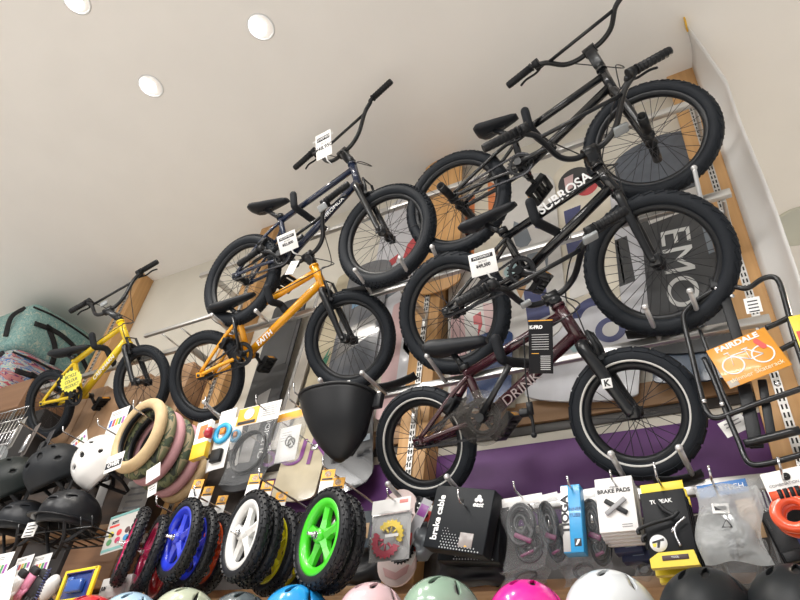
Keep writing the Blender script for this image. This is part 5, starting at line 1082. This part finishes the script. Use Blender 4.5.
# ------------------------------------------------------------------ left-hand side: bags, boxes, racks
TEALP = patches('bag_palm_print', [(.20, .37, .36), (.25, .44, .42), (.34, .52, .49), (.21, .39, .38), (.50, .58, .50)], 20, .7, distort=1.8)
MULTI = patches('bag_streak_print', [(.45, .08, .12), (.55, .50, .42), (.30, .48, .48), (.58, .53, .42), (.07, .20, .48), (.55, .45, .38), (.18, .04, .13), (.50, .20, .20)], 11, .7, distort=.9, stretch=(1, .40, 2.4))
def duffel(label, corner, Y, dims, m, roll=0., seed=0):
    sx, sy, sz = dims; c = at(*corner, Y); t = thing('travel_bag', label, 'bag', c+Vector((-sx/2, sy/2, -sz/2)), Matrix.Rotation(roll, 3, 'Z'), 'patterned travel bags')
    b2 = bmesh.new(); bmesh.ops.create_cube(b2, size=2.); bmesh.ops.subdivide_edges(b2, edges=list(b2.edges), cuts=9, use_grid_fill=True)
    for v in b2.verts:
        p = v.co; n_ = 8.0; l = (abs(p.x)**n_+abs(p.y)**n_+abs(p.z)**n_)**(1/n_); p = p/l
        v.co = Vector((p.x*sx/2*(1+.02*math.sin(p.z*4+seed)), p.y*sy/2, p.z*sz/2*(1+.05*math.sin(p.y*3+seed)*abs(p.x))))
    q = MB(); q._merge(b2, (0, 0, 0)); q.build('body', m, t)
    def band(pts, wd, nm='strap', mm=STRAP):
        q = MB(); q.tube(spline(pts, 6), wd, 8, flat=.16); return q.build(nm, mm, t)
    X = sx/2+.004
    q = MB(); q.tube(spline([(X*.97, -sy*.5, sz*.28), (X*1.0, -sy*.25, sz*.34), (X, 0, sz*.36), (X, sy*.3, sz*.34), (X*.97, sy*.48, sz*.26)], 6), .009, 8); q.build('piping', STRAP, t)
    q = MB(); q.tube(spline([(X, -sy*.40, sz*.02), (X*1.02, -sy*.1, sz*.10), (X*1.02, sy*.2, sz*.02), (X, sy*.46, -sz*.2)], 6), .022, 8, flat=.22); q.build('strap', STRAP, t)
    q = MB(); q.tube(spline([(X, -sy*.22, sz*.08), (X*1.03, -sy*.05, -sz*.18), (X, sy*.02, -sz*.46)], 6), .024, 8, flat=.22); q.build('strap', STRAP, t)
    q = MB(); q.tube(spline([(X*.6, -sy*.5, sz*.35), (X*.5, -sy*.56, sz*.1), (X*.6, -sy*.52, -sz*.3)], 6), .02, 8, flat=.25); q.build('strap', STRAP, t)
    q = MB(); q.rbox((X+.004, -sy*.22, sz*.09), (.008, .035, .022), .004); q.build('buckle', PLASTIC, t)
    return t
duffel('teal palm-patterned travel bag on top of the streaky one', (40, 297), 1.86, (.76, .70, .48), TEALP, .0, 0.)
duffel('travel bag with a streaky red, white and blue pattern under the teal bag', (20, 341), 1.82, (.76, .80, .46), MULTI, .0, 1.2)
# cartons and planks behind the yellow and orange bicycles
KR = wood('carton_brown', (.34, .20, .11), (.41, .25, .14), 'Z', 4); KR2 = wood('carton_brown_dark', (.22, .115, .06), (.28, .15, .08), 'X', 4); KR3 = wood('carton_shadow_brown', (.035, .028, .025), (.07, .045, .032), 'X', 4)  # darkest brown has the shade low behind the goods put into its colour
c = at(33, 378, 1.86); q = MB(); q.rbox(c+Vector((-.6, .42, -.115)), (.6, .42, .115), .006); o = q.build('carton', KR2); tag(o, 'brown carton under the patterned travel bags', 'carton')
q = MB(); q.rbox((-3.45, 2.05, CZ+1.33), (.66, .16, .016), .003); tag(q.build('shelf_board', mat('shelf_dark', (.06, .04, .03), .5)), 'dark shelf board behind the yellow and orange bicycles', 'shelf')
x = -4.02
for i, (wd, ht_, lb) in enumerate(((.20, .52, 'tall brown carton nearest the left post'), (.17, .55, 'tall brown carton right of the yellow front wheel'), (.22, .50, 'tall brown carton between the yellow and orange bicycles'), (.19, .56, 'tall brown carton behind the orange rear wheel, left one'), (.21, .52, 'tall brown carton behind the orange rear wheel, middle one'), (.18, .56, 'tall brown carton behind the orange rear wheel, right one'))):
    q = MB(); q.rbox((x+wd/2, 2.122, CZ+1.347+ht_/2), (wd/2-.004, .104, ht_/2), .004); tag(q.build('carton', KR), lb, 'carton', 'tall brown cartons on the shelf'); x += wd
for i, (x0, wd, lb) in enumerate(((-4.0, .34, 'flat shade-darkened brown carton low behind the stacked tyres'), (-3.62, .40, 'flat shade-darkened brown carton below the dark shelf board, middle'), (-3.18, .38, 'flat shade-darkened brown carton below the dark shelf board, right'))):
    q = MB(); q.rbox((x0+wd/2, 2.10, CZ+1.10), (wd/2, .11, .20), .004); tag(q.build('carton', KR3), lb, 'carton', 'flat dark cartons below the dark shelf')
q = MB(); q.rbox((-3.45, 2.08, CZ+.886), (.66, .14, .013), .003); tag(q.build('shelf_board', SH), 'wooden shelf board low behind the hanging helmets', 'shelf')
for i, (x0, wd, m, lb) in enumerate(((-4.0, .30, KR3, 'shade-darkened brown carton behind the small leftmost wheels'), (-3.66, .38, mat('carton_dark', (.05, .045, .045), .5), 'black carton behind the small wheels'), (-3.24, .40, KR2, 'brown carton behind the blue-rimmed wheels'))):
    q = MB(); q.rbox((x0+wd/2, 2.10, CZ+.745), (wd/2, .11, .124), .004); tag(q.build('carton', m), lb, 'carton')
q = MB(); q.rbox((-3.45, 2.06, CZ+.606), (.66, .16, .013), .003); tag(q.build('shelf_board', SH), 'wooden shelf board behind the small coloured wheels', 'shelf')
c = at(46, 408, 1.92); q = MB(); q.rbox(c+Vector((-.55, .2, -.42)), (.55, .2, .42), .006); tag(q.build('backing_block', mat('backing_block_dark', (.018, .016, .016), .6)), 'added dark block behind the wire grid at the left edge', 'backing_block')  # solid dark block added so the space behind the grid stays dark
# wire grid with hanging parts, left edge
t = thing('wire_grid', 'steel wire grid panel under the brown carton at the left edge', 'wire rack', at(25, 420, 1.66)); q = MB(); o_ = t.location
A = at(-20, 408, 1.66)-o_; wq = .62
for i in range(17): x = A.x+wq*i/16; q.tube([(x, 0, .10), (x, 0, -.30)], .0026, 6)
for i in range(6): q.tube([(A.x, 0, .10-.08*i), (A.x+wq, 0, .10-.08*i)], .0032, 6)
q.build('wires', STEEL, t)
q = MB(); q.tube(spline([at(18, 421, 1.58)-o_, at(24, 425, 1.62)-o_, at(60, 447, 1.95)-o_], 5), .005, 8); q.build('long_hook', STEEL, t)
for i, (px, py, lb) in enumerate(((6, 425, 'dark hanging tool pouch at the far left edge'), (17, 433, 'grey hanging tool card left of the wire grid middle'), (30, 440, 'silver fitting on a card behind the wire grid'), (44, 447, 'dark card behind the yellow bicycle\'s rear wheel'))):
    c = at(px, py, 1.72); t = thing('tool_card', lb, 'card', c, Matrix.Rotation(R_(-15), 3, 'Z'), 'tool cards behind the wire grid'); card(t, 'card', .09, .20, mat('tool_card_%d' % i, [(.05, .05, .05), (.30, .29, .27), (.14, .12, .11), (.03, .03, .035)][i], .5), th=.004); q = MB(); q.rbox((0, -.012, -.03), (.026, .01, .055), .006); q.build('fitting', STEEL if i in (1, 2) else PLASTIC, t)
# cards with colour swatches, lower left
SW_C = [(.05, .12, .5), (.55, .08, .1), (.6, .45, .05), (.08, .3, .12), (.35, .1, .4)]
def swatch(label, TL, TR, BL, Y):
    t, w, h = quad('swatch_card', label, 'card', TL, TR, BL, Y, 'white cards with colour swatches'); card(t, 'card', w, h, WHITE)
    for i in range(5): card(t, 'swatch', w*.13, h*.26, mat('swatch_%d' % i, SW_C[i], .4), (-w*.34+w*.17*i, -.0007, h*.02), .001)
    lines(t, 'printed_lines', INKG, -w*.4, w*.1, [h*.38, h*.32], -.0006, h*.02); return t
swatch('white colour swatch card at the far left edge', (-6, 556), (13, 552), (-18, 590), 1.60); swatch('white colour swatch card below the brimmed helmets, left one', (17, 559), (34, 554), (10, 580), 1.66); swatch('white colour swatch card below the brimmed helmets, right one', (36, 557), (54, 552), (24, 583), 1.68); swatch('white colour swatch card half hidden left of the stacked tyres', (113, 412), (131, 405), (102, 440), 1.82); swatch('white colour swatch card on a hook above the white helmet', (72, 442), (88, 428), (70, 455), 1.85)
t = paper('blank white paper slip in the lower left corner', (6, 572), (20, 563), (-8, 610), 1.52, nlines=0)
t, w, h = quad('helmet_chart', 'white chart card with small coloured helmet pictures left of the small wheels', 'card', (113, 517), (142, 507), (98, 556), 1.80); card(t, 'card', w, h, mat('chart_grey', (.58, .56, .53), .5)); card(t, 'top_stripe', w, h*.07, mat('stripe_teal', (.20, .42, .40), .5), (0, -.0008, h*.46), .001); card(t, 'low_stripe', w, h*.08, mat('stripe_teal', (.20, .42, .40), .5), (0, -.0008, -h*.42), .001); text('SOFT', h*.10, INK, t, (-w*.26, -.001, h*.30), bold=.0008); card(t, 'red_bar', w*.34, h*.06, mat('card_red', (.72, .07, .06), .5), (-w*.26, -.0008, h*.20), .001)
for i, col in enumerate(((.6, .5, .05), (.6, .05, .06), (.10, .05, .05), (.10, .28, .12), (.5, .05, .12), (.05, .25, .5))): q = MB(); q.sphere((-w*.30+w*.28*(i % 3), -.001, -h*(.02+.2*(i//3))), (w*.09, .0015, w*.08)); q.build('helmet_picture', mat('picture_%d' % i, col, .5), t)
# gloves and knee pads at lower left
for lb, m, px, py, Y, s_ in (('white glove hanging at lower left', WH, 16, 585, 1.58, 1.), ('pink strap hanging beside the white glove', mat('strap_pink', (.62, .22, .34), .5), 28, 582, 1.6, 1.), ('black glove hanging right of the pink strap', mat('glove_black', (.015, .015, .017), .6), 36, 588, 1.62, 1.2), ('white and black knee pad hanging lower left', mat('pad_white', (.62, .62, .62), .4), 50, 588, 1.62, 1.)):
    c = at(px, py, Y); t = thing('glove' if 'glove' in lb else 'knee_pad' if 'pad' in lb else 'strap_roll', lb, 'glove' if 'glove' in lb else 'knee pad' if 'pad' in lb else 'strap', c, Matrix.Rotation(R_(20), 3, 'Y'))
    q = MB()
    if 'glove' in lb:
        q.rbox((0, 0, 0), (.030*s_, .014, .036*s_), .013)
        for i, (l_, x_) in enumerate(((.05, -.024), (.058, -.008), (.054, .008), (.044, .023))): q.tube([(x_*s_, 0, -.02), (x_*s_*1.1, -.008, -.02-l_*.6*s_), (x_*s_*1.1, -.004, -.02-l_*s_)], [.0085, .008, .006], 8)
        q.tube([(-.028*s_, 0, .01), (-.048*s_, -.008, -.02)], [.010, .008], 8); q.build('hand', m, t); q = MB(); q.rbox((0, 0, .048*s_), (.026*s_, .013, .016), .008); q.build('cuff', STRAP, t)
    elif 'pad' in lb:
        q.sphere((0, 0, 0), (.035, .028, .055)); q.build('cap', m, t); q = MB()
        for z in (-.035, .035): q.tube([(-.05, .01, z), (.0, .024, z), (.05, .01, z)], .011, 8, flat=.4)
        q.build('strap', STRAP, t)
    else: q.tube(spline([(.0, 0, .07), (-.012, -.012, .03), (-.006, -.012, -.04), (.012, 0, -.07)], 6), .017, 8, flat=.35); q.build('band', m, t)
q = MB(); c = at(41, 588, 1.55); q.tube([c+Vector((.007*math.cos(i*.9), .007*math.sin(i*.9), .075-.0015*i)) for i in range(100)], .0022, 5); tag(q.build('spring_lock', mat('spring_navy', (.05, .06, .16), .3)), 'navy and white coiled cord at lower left', 'cord')
# blue and yellow framed pack
t, w, h = quad('framed_pack', 'blue plastic pack in a yellow and navy frame at lower left', 'pack', (67, 572), (100, 566), (55, 604), 1.62)
card(t, 'blue_tray', w*.92, h*.92, mat('tray_blue', (.02, .05, .24), .2, coat=.7), (0, .004, 0), .004); q = MB()
for cx, cz_, hw, hh in ((0, .46, .5, .05), (0, -.46, .5, .05), (-.47, 0, .035, .5), (.46, 0, .05, .5)): q.rbox((cx*w, 0, cz_*h), (hw*w, .006, hh*h), .002)
q.build('yellow_frame', YEL, t); q = MB()
for cx, cz_, hw, hh in ((0, .40, .44, .02), (.385, 0, .02, .42)): q.rbox((cx*w, -.001, cz_*h), (hw*w, .006, hh*h), .002)
q.build('navy_edge', mat('frame_navy', (.04, .02, .14), .4), t); q = MB(); q.rbox((0, -.01, -h*.05), (w*.22, .012, h*.2), .006); q.rbox((-w*.2, -.006, h*.12), (w*.08, .01, h*.14), .006); q.build('blue_contents', mat('tray_blue_light', (.03, .10, .38), .25, coat=.6), t)
t, w, h = quad('blister_pack', 'pale grey blister pack behind the red helmet', 'pack', (101, 580), (131, 574), (97, 606), 1.72); q = MB(); q.rbox((0, .01, 0), (w/2, .012, h/2), .006); q.rbox((w*.1, -.006, -h*.1), (w*.3, .012, h*.25), .008); q.build('shell', mat('blister_grey', (.52, .51, .49), .35), t); text('JUNO', h*.18, INK, t, (-w*.3, -.004, h*.1), bold=.0008)
# black dish rack wire below the brimmed helmets
t = thing('wire_rack', 'black wire rack below the black brimmed helmet', 'wire rack', at(75, 545, 1.80)); q = MB()
for i in range(8): x = -.30+.08*i; q.tube([(x, .1, .03), (x, -.12, .03), (x, -.14, .07)], .004, 6)
for y_ in (-.12, 0, .1): q.tube([(-.30, y_, .026), (.26, y_, .026)], .004, 6)
q.build('wires', BLACK, t)
t = paper('pale shaped card hanging below the white helmet', (93, 488), (103, 485), (97, 512), 1.85, mat('card_dull', (.36, .35, .34), .6), 0)
t = paper('grey printed leaflet behind the stacked tyres', (128, 482), (154, 478), (118, 512), 1.92, mat('leaflet_grey', (.38, .37, .36), .6), 6)
t = paper('white paper strip on the wheels\' hook below the tan tyre', (148, 487), (157, 482), (147, 498), 1.72, WHITE, 2)
